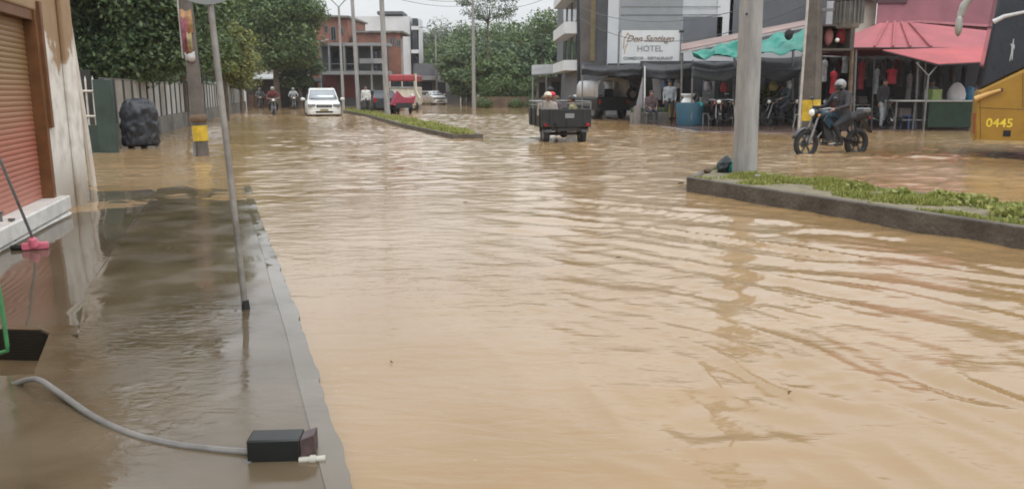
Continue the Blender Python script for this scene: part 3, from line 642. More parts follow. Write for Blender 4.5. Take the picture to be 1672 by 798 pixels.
# ------------------------------------------------------------------ motorcycle
def spoke_wheel(parent, name, x, r=.3, w_=.05):
    YR = Matrix.Rotation(R(90), 4, 'X')
    ty = MB().torus((x, 0, r), r - w_, w_, YR, 32, 10).build(name, M_['rubber'], parent)
    b = MB(); b.torus((x, 0, r), r - w_ * 2, .014, YR, 28, 6, 1.6); b.tube((x, -.06, r), (x, .06, r), .035)
    for k in range(6):
        a = k * math.pi / 3; b.box((x + math.cos(a) * r * .42, 0, r + math.sin(a) * r * .42), (.035, .02, r * .72), M=Matrix.Rotation(-a + R(90), 4, 'Y'))
    b.build('rim', mat('dark_rim', (.1, .1, .1), .35, .2, 9, metal=.7), ty)
    b = MB(); b.tube((x, -.055, r), (x, -.06, r), .1, n=20); b.build('brake_disc', M_['chrome'], ty); return ty
def motorcycle(label, tankmat, group=None):
    t = empty('motorcycle', (0, 0, 0), 0, label, 'motorcycle', group)
    spoke_wheel(t, 'front_wheel', .66); spoke_wheel(t, 'rear_wheel', -.64, .3, .06)
    b = MB()
    for y in (-.09, .09): b.tube((.66, y, .3), (.44, y * .9, .92), .022); b.tube((.655, y, .33), (.56, y, .6), .032)
    b.box((.45, 0, .9), (.06, .22, .04)); b.build('fork', M_['steel'], t)
    b = MB(); b.loft([[(.66 + .34 * math.cos(a) * 1., y, .3 + .34 * math.sin(a)) for y in (-.06, -.03, .03, .06)] for a in [R(20 + 14 * k) for k in range(9)]], cap=False, closed=False); o = b.build('front_fender', M_['black'], t); s_ = o.modifiers.new('s', 'SOLIDIFY'); s_.thickness = .012
    b = MB(); b.path([(.42, 0, .9), (.3, 0, .78), (.22, 0, .42), (-.12, 0, .32), (-.2, 0, .55), (-.25, 0, .76)], .024)
    b.path([(.4, 0, .86), (.05, 0, .8), (-.3, 0, .76), (-.72, 0, .84)], .026)
    for y in (-.1, .1): b.path([(-.2, y * .6, .42), (-.64, y, .3), ], .024); b.tube((-.6, y * 1.2, .32), (-.42, y * 1.2, .74), .024)
    b.build('frame', M_['black'], t)
    b = MB(); b.box((.02, 0, .42), (.3, .22, .2)); b.tube((.05, 0, .5), (.16, 0, .72), .085, .075, 14)
    for k in range(5): b.box((.07 + k * .022, 0, .56 + k * .034), (.19, .2, .01), M=Matrix.Rotation(R(28), 4, 'Y'))
    b.tube((0, -.14, .4), (0, .14, .4), .085, n=16); b.build('engine', M_['steel'], t, bev=.015)
    b = MB(); b.path([(.16, -.08, .58), (.26, -.12, .42), (.18, -.14, .27), (-.1, -.15, .25), (-.35, -.16, .3)], .022); b.tube((-.3, -.17, .29), (-.78, -.18, .44), .042, .05, 14); b.build('exhaust', M_['chrome'], t)
    rings = []
    for x, hw, z0, z1 in ((.4, .06, .82, .92), (.34, .12, .78, 1.), (.2, .15, .76, 1.03), (.05, .13, .76, .98), (-.08, .07, .77, .88)):
        rings.append([(x, hw * math.cos(a), (z0 + z1) / 2 + (z1 - z0) / 2 * math.sin(a)) for a in [2 * math.pi * k / 14 for k in range(14)]])
    MB().loft(rings).build('fuel_tank', tankmat, t)
    for y in (-1, 1):
        b = MB(); b.prism([(-.04, y * .12, .76), (-.06, y * .13, .58), (-.2, y * .13, .56), (-.42, y * .12, .74), (-.4, y * .12, .8), (-.1, y * .12, .79)], (0, y * .02, 0)); b.prism([(.36, y * .1, .78), (.34, y * .13, .5), (.24, y * .14, .34), (.12, y * .14, .4), (.16, y * .13, .7)], (0, y * .02, 0)); split_loose(b.build('side_panel', M_['black'], t, bev=.012))
    b = MB(); b.box((-.76, 0, .97), (.2, .24, .11)); b.build('rear_box', mat('grey_case', (.16, .165, .17), .4, .2, 6), t, bev=.03)
    b = MB()
    for y in (-1, 1): b.prism([(.3, y * .13, .9), (.42, y * .17, .78), (.26, y * .19, .6), (.14, y * .15, .74)], (0, y * .02, 0))
    split_loose(b.build('tank_shroud', tankmat, t, bev=.01))
    rings = []
    for x, hw, z0, z1 in ((-.02, .08, .78, .85), (-.2, .14, .76, .84), (-.45, .14, .78, .88), (-.5, .13, .8, .93), (-.75, .1, .84, .96)):
        rings.append([(x, -hw, z0), (x, hw, z0), (x, hw, z1 - .03), (x, hw * .6, z1), (x, -hw * .6, z1), (x, -hw, z1 - .03)])
    MB().loft(rings).build('seat', M_['rubber'], t, bev=.01)
    b = MB(); b.loft([[(-.5, -.09, .74), (-.5, .09, .74), (-.5, .09, .82), (-.5, -.09, .82)], [(-.8, -.07, .8), (-.8, .07, .8), (-.8, .07, .9), (-.8, -.07, .9)], [(-.9, -.05, .86), (-.9, .05, .86), (-.9, .05, .89), (-.9, -.05, .89)]]); b.loft([[(-.72, -.07, .8), (-.72, .07, .8), (-.74, .07, .79), (-.74, -.07, .79)], [(-.98, -.07, .5), (-.98, .07, .5), (-1.0, .07, .5), (-1.0, -.07, .5)]]); b.build('tail', M_['black'], t, bev=.008)
    MB().box((-.89, 0, .82), (.04, .14, .05)).build('tail_light', mat('red_lens', (.4, .02, .02), .2), t, bev=.008)
    b = MB(); b.path([(.26, -.36, 1.0), (.34, -.26, 1.03), (.42, -.08, 1.0), (.42, .08, 1.0), (.34, .26, 1.03), (.26, .36, 1.0)], .013); b.build('handlebar', M_['chrome'], t)
    b = MB()
    for y in (-1, 1): b.tube((.28, y * .32, 1.01), (.24, y * .42, 1.0), .019)
    split_loose(b.build('grip', M_['rubber'], t))
    for y in (-1, 1):
        m = MB().tube((.33, y * .26, 1.03), (.3, y * .32, 1.2), .006).build('mirror_stem', M_['black'], t); MB().sphere((.3, y * .35, 1.22), (.02, .06, .04), 2).build('mirror', M_['glass'], m)
    b = MB(); b.sphere((.5, 0, .93), (.1, .11, .1), 3); h = b.build('headlight', M_['black'], t); MB().sphere((.55, 0, .93), (.065, .085, .08), 3).build('lens', mat('pale_lens', (.75, .75, .72), .1), h)
    MB().box((.47, 0, 1.04), (.06, .16, .07), 0).build('instrument', M_['black'], t, bev=.01)
    b = MB()
    for y in (-.14, .14): b.sphere((.5, y, .88), .028, 2)
    split_loose(b.build('indicator', mat('amber', (.6, .22, .02), .3), t))
    return t
TK_B = mat('dark_blue_tank', (.015, .04, .06), .25, .2, 4); TK_K = mat('black_tank', (.02, .02, .022), .25, .2, 4); TK_R = mat('red_tank', (.25, .02, .02), .3, .2, 4)
bike = motorcycle('dark motorcycle with blue grey tank ridden through the flood by the helmeted rider', TK_B)
fp = G(1312, 252); rp = G(1400, 248); hd_ = Vector((-.94, -.335, 0)).normalized(); cpos = G(1357, 250)
rzm = math.atan2(hd_.y, hd_.x); bike.scale = (1.05,) * 3; bike.location = (cpos.x, cpos.y, -.1); bike.rotation_euler.z = rzm
o = person('motorcycle rider in white helmet and dark jacket, crossing the flooded street', (cpos.x, cpos.y, -.1), rzm, P_ride(-.26, .08), outfit((.035, .033, .038), (.02, .022, .028)), .014, 'helmet', mat('white_helmet', (.26, .26, .255), .3, .05, 5), hair=False)
# visor and a dark opening make the helmet read
b = MB(); b.sphere((-.26 + .15 + .045, 0, 1.555), (.085, .105, .06), 2); b.build('visor', M_['glass'], o)
b = MB(); b.sphere((-.26 + .15 + .03, 0, 1.5), (.075, .1, .06), 2); b.build('chin_guard', M_['black'], o)
# other motorcycles and riders
def moto_at(px, py, heading, label, sink=.0, group='motorcycles', tank=None):
    c = copy_tree(bike); c.scale = (1, 1, 1); p = G(px, py); c.location = (p.x, p.y, -sink); c.rotation_euler = (0, 0, heading); c['label'] = label; c['group'] = group
    if tank:
        for k in kids(c):
            if k.name.startswith(('fuel_tank', 'tank_shroud')): k.data = k.data.copy(); k.data.materials.clear(); k.data.materials.append(tank)
    return c
PK = 'motorcycles parked along the stalls'
moto_at(1190, 208, R(-78), 'motorcycle parked nose out just left of the big concrete pole', .0, PK, TK_K)
m2 = moto_at(1272, 207, R(205), 'motorcycle parked side on beside the leafy plant, ridden by a waiting man', .0, PK, TK_K)
m2.rotation_euler = (0, 0, R(205))
p = G(1272, 207); person('person in dark clothes and pale face mask sitting on the parked motorcycle by the plant', (p.x, p.y, .0), R(205), P_ride(-.22, .05), outfit((.05, .06, .07)), .02, 'helmet', M_['black'], hair=False)
moto_at(1366, 206, R(188), 'motorcycle half hidden behind the crossing rider, under the hanging clothes', .0, PK, TK_R)
moto_at(1432, 207, R(20), 'motorcycle parked under the pink awning left of the green counter', .0, PK, TK_K)
moto_at(1168, 207, R(-95), 'motorcycle parked between the blue wrapped table and its neighbour', .0, PK, TK_R)
moto_at(1246, 204, R(-70), 'motorcycle parked nose out right behind the big concrete pole', .0, PK, TK_K)
moto_at(1300, 206, R(-110), 'motorcycle parked nose out just left of the yellow banded pole', .0, PK, TK_B)
FR = 'riders coming from the far end of the street'
for (px, py, lb, lp, sc) in ((447, 187, 'rider in dark red on the middle one of the three far motorcycles', 'middle one of the three far motorcycles', (.12, .02, .02)), (480, 178, 'rider in pale shirt on the right one of the three far motorcycles', 'right one of the three far motorcycles, nearest the white car', (.35, .38, .4)), (426, 176, 'rider in grey on the left one of the three far motorcycles', 'left one of the three far motorcycles, by the fence', (.2, .22, .25))):
    moto_at(px, py, ANG + math.pi, lp, .12, FR, TK_K); p = G(px, py)
    person(lb, (p.x, p.y, -.12), ANG + math.pi, P_ride(), outfit(sc), .03, 'helmet', mat('grey_helmet', (.3, .3, .3), .3), hair=False, group='far motorcycle riders')
# ------------------------------------------------------------------ cargo three-wheeler
DK = mat('dark_green_black_body', (.013, .015, .016), .4, .3, 3)
p = (G(890, 236) + G(958, 236)) / 2 if False else G(925, 233)
tk = empty('cargo_tricycle', (p.x, p.y, -.08), ANG - R(9), 'black three wheeled cargo truck driving off between the islands with people aboard', 'cargo tricycle')
# local: +X forward; tail at x=0
b = MB()
b.box((.95, 0, .5), (1.9, 1.28, .05)); b.box((-.0, 0, .72), (.04, 1.3, .46)); b.box((1.9, 0, .72), (.04, 1.3, .46))
for y in (-.64, .64): b.box((.95, y, .72), (1.9, .04, .46))
for x in (.3, .9, 1.5):
    for y in (-.67, .67): b.box((x, y, .72), (.05, .03, .48))
for y in (-.45, 0, .45): b.box((-.03, y, .72), (.02, .05, .46))
b.build('cargo_bed', DK, tk, bev=.008)
b = MB()
for y in (-.64, .64):
    b.path([(0, y, .92), (0, y, 1.14), (1.9, y, 1.14), (1.9, y, .92)], .018); b.tube((.95, y, .92), (.95, y, 1.14), .015); b.tube((.0, y, 1.04), (1.9, y, 1.04), .012)
b.tube((0, -.64, 1.1), (0, .0, 1.1), .012); b.tube((1.9, -.64, 1.14), (1.9, .64, 1.14), .02); b.build('rail', M_['steel'], tk)
b = MB(); b.box((.95, 0, .42), (1.9, .5, .1)); b.tube((.35, -.55, .3), (.35, .55, .3), .045); b.sphere((.35, 0, .3), .11, 2); b.box((.1, .0, .42), (.1, 1.1, .08)); b.build('chassis', M_['black'], tk, bev=.01)
YR = Matrix.Rotation(R(90), 4, 'X')
for x, y in ((.35, -.5), (.35, .5), (2.95, 0)):
    o = MB().torus((x, y, .29), .2, .09, YR, 28, 10, .9).build('wheel', M_['rubber'], tk); MB().tube((x, y - .07, .29), (x, y + .07, .29), .13, n=16).build('rim', M_['steel'], o)
    MB().loft([[(x + .34 * math.cos(a), y + q, .29 + .34 * math.sin(a)) for q in (-.1, 0, .1)] for a in [R(10 + 16 * k) for k in range(11)]], cap=False, closed=False).build('mudguard', M_['black'], tk)
b = MB(); b.prism([(-.03, .05, .72), (-.03, -.19, .72), (-.03, -.19, .84), (-.03, .05, .84)], (-.012, 0, 0)); pl_ = b.build('number_plate', mat('plate_grey', (.22, .23, .23), .4, .1, 9), tk)
b = MB(); b.box((.33, -.2, .2), (.02, .26, .3)); b.build('mud_flap', mat('flap_white', (.5, .5, .48), .6, .2, 9), tk)
for y in (-.56, .56): MB().box((-.05, y, .55), (.03, .1, .07)).build('tail_light', mat('red_lens', (.4, .02, .02), .2), tk, bev=.005)
b = MB(); b.path([(2.95, .09, .3), (2.6, .09, .95), (2.5, .0, 1.05)], .025); b.path([(2.95, -.09, .3), (2.6, -.09, .95), (2.5, 0, 1.05)], .025); b.path([(2.35, -.38, 1.08), (2.5, -.1, 1.06), (2.5, .1, 1.06), (2.35, .38, 1.08)], .015); b.build('front_fork', M_['steel'], tk)
b = MB(); b.box((2.2, 0, .62), (.5, .4, .3)); b.box((2.05, 0, .8), (.5, .36, .12)); b.build('driver_seat', M_['black'], tk, bev=.04)
b = MB(); b.box((.9, -.1, .68), (.5, .4, .3)); o = b.build('cargo_crate', mat('grey_crate', (.3, .33, .33), .6, .2, 6), None, bev=.02)
T = Matrix.Translation(tk.location) @ Matrix.Rotation(tk.rotation_euler.z, 4, 'Z')
o.matrix_world = T; tag(o, 'grey crate lying in the bed of the black cargo tricycle', 'crate')
def on_tk(x, y, z): return T @ Vector((x, y, z))
# driver and passengers
q = on_tk(1.95, .0, -.14); J = P_ride(.0, .1)
person('driver in brown at the front of the black cargo tricycle', q, tk.rotation_euler.z, P_ride(-.0, .1), outfit((.12, .09, .06)), .022, None, None)
for (x, y, rz, hm, sh_, lb) in ((.5, .42, R(180), 'cream_cap', (.32, .28, .25), 'passenger in cream cap at the left of the cargo tricycle bed'), (.85, .2, R(150), 'red_cap', (.1, .07, .08), 'passenger in red cap sitting beside the cream capped one'), (1.25, -.5, R(60), None, (.22, .2, .1), 'passenger in olive brown sitting at the right of the cargo bed')):
    person(lb, on_tk(x, y, .5), tk.rotation_euler.z + rz, P_sit(.02 if hm else -.08) | dict(anr=(.45, -.12, .06), anl=(.45, .12, .06), tor=(.58, -.12, .08), tol=(.58, .12, .08)), outfit(sh_), .02, 'cap' if hm else None, mat(hm, (.6, .55, .45) if hm == 'cream_cap' else (.5, .03, .05), .7) if hm else None, hair=not hm, group='passengers in the cargo bed')
# ------------------------------------------------------------------ white SUV
def carwheel(parent, x, y, r=.37):
    o = MB().torus((x, y, r), r - .11, .115, YR, 32, 12).build('wheel', M_['rubber'], parent); s_ = 1 if y > 0 else -1
    b = MB(); b.tube((x, y - .08, r), (x, y + .09 * s_, r), .22, n=20); b.build('rim', M_['steel'], o)
def car(label, paint, L_=4.6, W_=1.85, H_=1.75, hood=.95, group=None, name='car'):
    t = empty(name, (0, 0, 0), 0, label, 'car', group); hw = W_ / 2
    st = [(-L_ / 2, .8, .5, 1.02), (-L_ / 2 + .12, .95, .4, 1.1), (-1.2, 1, .32, 1.12), (0.4, 1, .32, 1.1), (1.0, .99, .32, 1.08), (L_ / 2 - .5, .97, .34, 1.03), (L_ / 2 - .12, .92, .36, .92), (L_ / 2, .78, .45, .75)]
    rings = []
    for x, f, z0, z1 in st:
        a = hw * f; rings.append([(x, -a * .92, z0), (x, -a, z0 + .12), (x, -a, z1 - .18), (x, -a * .94, z1 - .05), (x, -a * .8, z1), (x, 0, z1 + .03), (x, a * .8, z1), (x, a * .94, z1 - .05), (x, a, z1 - .18), (x, a, z0 + .12), (x, a * .92, z0)])
    MB().loft(rings).build('body', paint, t)
    x0, x1 = -L_ / 2 + .1, 1.05
    lo = [(x0, -hw * .93), (x1, -hw * .9), (x1 + .06, 0), (x1, hw * .9), (x0, hw * .93)]; hi = [(x0 + .3, -hw * .72), (x1 - .78, -hw * .72), (x1 - .72, 0), (x1 - .78, hw * .72), (x0 + .3, hw * .72)]
    b = MB(); b.loft([[(x, y, 1.05) for x, y in lo], [(x * .5 + u * .5, y * .5 + v * .5, 1.05 + (H_ - 1.05) * .55) for (x, y), (u, v) in zip(lo, hi)], [(x, y, H_ - .03) for x, y in hi], [(x * .97, y * .9, H_) for x, y in hi]]); b.build('cabin', paint, t, bev=.01)
    def q3(a, c, u, v): # point on the cabin slope: a..c along, u across
        return None
    b = MB(); f0, f1 = .12, .86
    def ws(f, y): return Vector((x1 + .06 + (-.78) * f - abs(y) ** 2 * .07, y * hw * (.9 - .18 * f) * .93, 1.05 + (H_ - 1.08) * f))
    g = [ws(f0, k / 4) for k in range(-4, 5)]; h = [ws(f1, k / 4) for k in range(-4, 5)]
    off = Vector((.035, 0, .03)); b.loft([[p + off for p in g], [p + off for p in h]], cap=False, closed=False); o = b.build('windscreen', mat('sky_glare_glass', (.3, .33, .35), .05, .1, 1, spec=1., metal=.6), t); sm_ = o.modifiers.new('s', 'SOLIDIFY'); sm_.thickness = .008; sm_.offset = 0  # pale part-metal base stands in for bright sky glare on the glass
    for s_ in (-1, 1):
        b = MB()
        for xa, xb in ((x0 + .35, -.62), (-.55, .15), (.22, x1 - .22)):
            top = lambda x: (min(x, x1 - .72 - .0) if False else x)
            pts = []
            for x, f in ((xa, .1), (xb, .1), (min(xb, x1 - .75) if xb > x1 - .5 else xb, .82), (xa, .82)):
                pts.append(Vector((x, s_ * hw * (.925 - .2 * f) + s_ * .012, 1.05 + (H_ - 1.05) * f)))
            b.prism(pts, (0, s_ * .01, 0))
        split_loose(b.build('side_window', M_['glass'], t))
        o = MB().box((L_ / 2 - .06, s_ * hw * .7, .84), (.2, .36, .15), s_ * -.3).build('headlight', mat('lamp_glass', (.2, .21, .22), .1, .1, 5), t, bev=.03)
        o = MB().sphere((x1 - .25, s_ * (hw + .13), 1.16), (.07, .13, .09), 2).build('mirror', paint, t)
        MB().box((-L_ / 2 + .02, s_ * hw * .8, .95), (.08, .15, .3)).build('tail_light', mat('red_lens', (.4, .02, .02), .2), t, bev=.02)
        MB().box((L_ / 2 - .1, s_ * hw * .7, .5), (.1, .2, .1)).build('fog_lamp', M_['black'], t, bev=.02)
        MB().tube((x0 + .5, s_ * hw * .66, H_ + .04), (x1 - .9, s_ * hw * .66, H_ + .04), .018).build('roof_rail', M_['steel'], t)
    g_ = MB().box((L_ / 2 - .03, 0, .8), (.08, .82, .17)).build('grille', M_['black'], t, bev=.03)
    MB().box((L_ / 2 + .015, 0, .8), (.02, .7, .025)).build('grille_bar', M_['chrome'], g_)
    MB().box((L_ / 2 - .03, 0, .5), (.12, .9, .12)).build('lower_grille', M_['black'], t, bev=.03)
    MB().box((L_ / 2 + .03, 0, .6), (.02, .42, .12)).build('number_plate', mat('plate_yellow', (.28, .24, .1), .5), t, bev=.004)
    MB().loft([[(L_ / 2 - .35, -hw * .97, .34), (L_ / 2 - .35, hw * .97, .34), (L_ / 2 - .35, hw * .97, .62), (L_ / 2 - .35, -hw * .97, .62)], [(L_ / 2 + .02, -hw * .82, .36), (L_ / 2 + .02, hw * .82, .36), (L_ / 2 + .02, hw * .82, .6), (L_ / 2 + .02, -hw * .82, .6)]]).build('bumper', paint, t, bev=.04)
    for x in (-L_ / 2 + .85, L_ / 2 - .88):
        for y in (-hw + .13, hw - .13): carwheel(t, x, y)
    return t
WP = mat('dusty_white_car_paint', (.62, .62, .6), .25, .08, 2)
suv = car('white SUV driving towards the camera through the flood', WP)
p = G(531, 190); suv.location = (p.x - .5, p.y + 2.0, -.27); suv.rotation_euler.z = ANG + math.pi - R(3); suv.location.x = (531 - CXP) / FPX * suv.location.y * 1.0
# ------------------------------------------------------------------ coach at the right
YB = mat('ochre_coach_paint', (.36, .2, .022), .35, .15, 3, c2=(.27, .145, .015)); BB = mat('coach_dark_glass', (.016, .018, .026), .12, .3, 1.5, spec=.6)
fb_ = A(1592, 236, 16.2); hb = Vector((-.882, .47, 0)).normalized()
bus = empty('coach', (fb_.x, fb_.y, 0), math.atan2(hb.y, hb.x), 'ochre and black coach with slanted front at the right edge of the flooded street', 'bus')
# local: +X forward (front plane x=0), +Y = side towards the camera; side plane at y=0
def bp_(px, py):     # pixel -> local (x,z) on the coach's side plane
    d = ray(px, py); n = Vector((-hb.y, hb.x, 0)); tt = (fb_ - Vector((0, 0, HC))).dot(n) / d.dot(n); P = Vector((0, 0, HC)) + d * tt; q = P - Vector((fb_.x, fb_.y, 0)); return (q.dot(hb), q.z)
W_ = 2.5
l0 = bp_(1598, 148); l1 = bp_(1672, 113); sl = (l1[1] - l0[1]) / (l1[0] - l0[0]); zend = 1.95; xend = l0[0] + (zend - l0[1]) / sl
ft = bp_(1597, 135); tp = bp_(1627, 0); sx = (tp[0] - ft[0]) / (tp[1] - ft[1])
zt = 3.5; xt = ft[0] + sx * (zt - ft[1])
def ext(b, pts, y0=0., y1=-W_): return b.prism([Vector((x, y0, z)) for x, z in pts], (0, y1 - y0, 0))
lowp = [(0.02, .3), (.05, .75), (0.05, 1.15), (l0[0], l0[1]), (xend, zend), (-10.5, zend), (-10.5, .3)]
b = MB(); ext(b, lowp); b.build('lower_body', YB, bus, bev=.05, seg=3)
upp = [(l0[0] - .0, l0[1] + .004), (xt, zt - .15), (xt - .2, zt), (-10.5, zt), (-10.5, zend + .004), (xend, zend + .004)]
b = MB(); ext(b, upp, -.03, -W_ + .03); b.build('glazing', BB, bus, bev=.05, seg=3)
b = MB(); ext(b, [(xt - .22, zt + .003), (xt - .35, zt + .12), (-10.4, zt + .12), (-10.5, zt + .003)], -.08, -W_ + .08); b.build('roof', YB, bus, bev=.04)
b = MB(); b.prism([(0.02, .01, .3), (-10.4, .01, .3), (-10.4, .01, .37), (0.02, .01, .37)], (0, .02, 0)); b.build('skirt_trim', mat('worn_trim', (.42, .3, .14), .4, .3, 4), bus, bev=.005)
a = bp_(1592, 162); c = bp_(1634, 147)
b = MB(); b.path([(a[0], .02, a[1]), ((a[0] + c[0]) / 2, .04, (a[1] + c[1]) / 2 + .01), (c[0], .03, c[1])], [.06, .045, .03], 10); b.build('side_moulding', mat('light_ochre', (.6, .36, .12), .35, .1, 3), bus)
b = MB(); b.box((c[0] - .01, .03, c[1]), (.06, .03, .06)); b.build('marker_lamp', mat('brown_cap', (.07, .045, .045)), bus, bev=.008)
b = MB()
for (x0, y0, x1, y1) in ((1672 - 2, 120, 1670, 176), (1598, 176, 1700, 180), (1600, 150, 1601, 232), (1700, 120, 1700, 232)):
    a = bp_(x0, y0); c = bp_(x1, y1); b.tube((a[0], .002, a[1]), (c[0], .002, c[1]), .005, n=6)
b.build('panel_seam', mat('seam', (.1, .05, .01), .6), bus)
a = bp_(1644, 218); b = MB(); b.box((a[0], .004, a[1]), (.13, .012, .12)); b.build('step_lamp', M_['dark'], bus, bev=.004)
a = bp_(1592, 185); c = bp_(1592, 218); b = MB(); b.path([(a[0] - .0, -.06, a[1]), (c[0] - .0, -.06, c[1])], .05); b.build('corner_lamp', mat('amber_dark', (.22, .07, .02), .3), bus)
# number
a = bp_(1609, 207); TM = Matrix(((-1, 0, 0, a[0]), (0, 0, 1, .006), (0, 1, 0, a[1] - .0), (0, 0, 0, 1)))
lettering('fleet_number', '0445', .235, mat('bright_yellow', (.8, .6, .05), .5), bus, TM, ext=.003, bold=.004)
a = bp_(1652, 92); TM = Matrix.Translation((a[0], -.022, a[1]))
b = MB(); k = .011
fig = [[(-.6, 5), (-.8, 8), (.6, 9), (.8, 5), (2.2, 3.5), (2.6, 0), (1.4, 2), (1.2, -2), (1.6, -8), (.5, -8), (0, -3), (-1.4, -9), (-2.2, -8.4), (-1.2, -2), (-1.4, 2), (-3.2, 5), (-3.6, 4)]]
for f in fig: b.prism([(a[0] + x * k * -1.2, -.031, a[1] + .12 + z * k * 2.2) for x, z in f], (0, .004, 0))
b.build('emblem', mat('emblem_grey', (.45, .46, .48), .5), bus)
pts = [bp_(1622, 36), bp_(1640, 27), bp_(1672, 20), bp_(1720, 6)]
b = MB(); b.path([(x, -.03, z) for x, z in pts], [.05, .04, .03, .03], 8); o = b.build('side_stripe', mat('silver_stripe', (.6, .6, .6), .3, .1, 4), bus)
m0 = bp_(1625, -8); 
b = MB(); b.path([(m0[0] - .1, -.15, 3.3), (m0[0] + .12, .0, 3.28), (m0[0] + .38, .06, 3.2), (m0[0] + .52, .08, 3.0), (m0[0] + .56, .08, 2.8)], [.05, .06, .07, .075, .07], 10); mi = b.build('mirror_arm', mat('mirror_shell', (.33, .32, .29), .4, .15, 6), bus)
b = MB(); b.sphere((m0[0] + .57, .08, 2.62), (.07, .12, .22), 3); b.build('mirror', mat('mirror_shell', (.33,) * 3), mi)
for x in (-2.6, -7.8):
    for y in (-.15, -W_ + .15):
        o = MB().torus((x, y, .35), .36, .13, YR, 32, 10).build('wheel', M_['rubber'], bus); MB().tube((x, y - .1, .35), (x, y + .1, .35), .25, n=18).build('rim', M_['steel'], o)
# ------------------------------------------------------------------ poles
def pole(label, px0, py0, Y, px1, r0, r1, ztop=None, m=None, name='concrete_pole', group=None, n=12, sink=.3, pytop=-60, square=False):
    """base seen at px0,py0 (distance Y), passing px1 at the top of the photograph"""
    b0 = A(px0, py0, Y); b0.z = 0; t1 = A(px1, 0, Y); d = (t1 - b0) / max(.1, (t1.z)); top = b0 + d * (ztop or t1.z + 2)
    t = empty(name, (b0.x, b0.y, 0), 0, label, 'pole', group)
    e = top - b0; b = MB(); b.path([Vector((0, 0, -sink)), e * .5, e], [r0, (r0 + r1) / 2, r1], n); o = b.build('shaft', m or M_['conc'], t, smooth=not square)
    return t, e
def Zy(py, Y, px=836): return A(px, py, Y).z
# big pole on the near island
bp = G(1216, 283, IZ); t, e = pole('thick pale concrete pole on the tip of the near island', 1216, 283, bp.y, 1227, .172, .145, n=14)
b = MB(); z = Zy(25, bp.y); x = e.x * z / e.z; b.tube((x - .1, -.155, z), (x - .1, -.14, z), .015); b.build('bolt_hole', M_['dark'], t)
# bag and litter
c = G(1188, 279, IZ); t = empty('rubbish_bag', (c.x, c.y, IZ), 0, 'dark and turquoise rubbish bag slumped against the thick pole', 'bag')
b = MB(); b.sphere((-.06, 0, .07), (.1, .08, .13), 4, Matrix.Rotation(R(25), 4, 'Y')); o = b.build('dark_sack', mat('sack', (.03, .045, .05), .4, .4, 12), t)
dm = o.modifiers.new('d', 'DISPLACE'); tx = bpy.data.textures.new('crumple', 'CLOUDS'); tx.noise_scale = .08; dm.texture = tx; dm.strength = .13
b = MB(); b.sphere((.06, -.03, .06), (.07, .06, .1), 3); o = b.build('turquoise_sack', mat('turq', (.02, .36, .33), .4, .2, 12), t); dm = o.modifiers.new('d', 'DISPLACE'); dm.texture = tx; dm.strength = .05
for i, (px, py, c_, lb) in enumerate([(1155, 281, (.12, .08, .04), 'brown scrap at the tip of the near island'), (1238, 291, (.3, .28, .24), 'pale scrap just right of the thick pole base'), (1255, 289, (.5, .5, .46), 'white crumpled scrap right of the thick pole'), (1267, 291, (.1, .12, .08), 'dark scrap beside the white crumpled one')]):
    c = G(px, py, IZ); b = MB(); b.sphere((0, 0, .02), (.06, .05, .035), 2); o = b.build('litter', mat('scrap%d' % i, c_, .7, .4, 14), None, loc=c); dm = o.modifiers.new('d', 'DISPLACE'); dm.texture = tx; dm.strength = .04; tag(o, lb, 'litter', 'litter on the near island')
GL = 'tall poles along the far island'
def band(t, e, z0, z1, r, m, name='painted_band', off=(0, 0)):
    b = MB(); a = e * (z0 / e.z); c = e * (z1 / e.z); b.tube(a, c, r, r, 16); return b.build(name, m, t)
pole('tall concrete pole rising right of the white SUV, thickest on the far island', 633, 188, 41, 623, .15, .11, group=GL, m=M_['conc'])
pole('slimmer concrete pole between the double armed lamp and the thickest far pole', 586, 183, 50, 575, .13, .1, group=GL)
pole('far grey pole in front of the green hedge and hill trees', 774, 172, 62, 772, .15, .09, group=None)
t, e = pole('black utility pole at the corner of the narrow dark building', 946, 160, 44, 944, .09, .08, m=M_['black'])
pole('grey mast showing above the big tree', 491, 150, 92, 489, .25, .2)
pole('short thin grey post left of the far red and cream bus', 657, 160, 62, 656, .06, .05, ztop=5.2)
def lamp(label, px, py, Y, pytop, ptop):
    b0 = A(px, py, Y); b0.z = 0; top = A(ptop, pytop, Y) - b0; t = empty('street_lamp', b0, 0, label, 'street lamp', 'double armed street lamps')
    b = MB(); b.path([Vector((0, 0, -.3)), top * .5, top], [.11, .09, .07], 10); b.build('post', M_['conc'], t)
    for s_ in (-1, 1):
        a = MB().path([top, top + Vector((s_ * .45, 0, .45)), top + Vector((s_ * .9, 0, .75)), top + Vector((s_ * 1.25, 0, .8))], .035).build('arm', M_['steel'], t); MB().box(top + Vector((s_ * 1.4, 0, .8)), (.45, .18, .09)).build('lamp_head', M_['steel'], a, bev=.02)
lamp('double armed street lamp in front of the brick building', 561, 180, 58, 12, 553); lamp('double armed street lamp beside the white building, far down the street', 714, 166, 85, 58, 711)
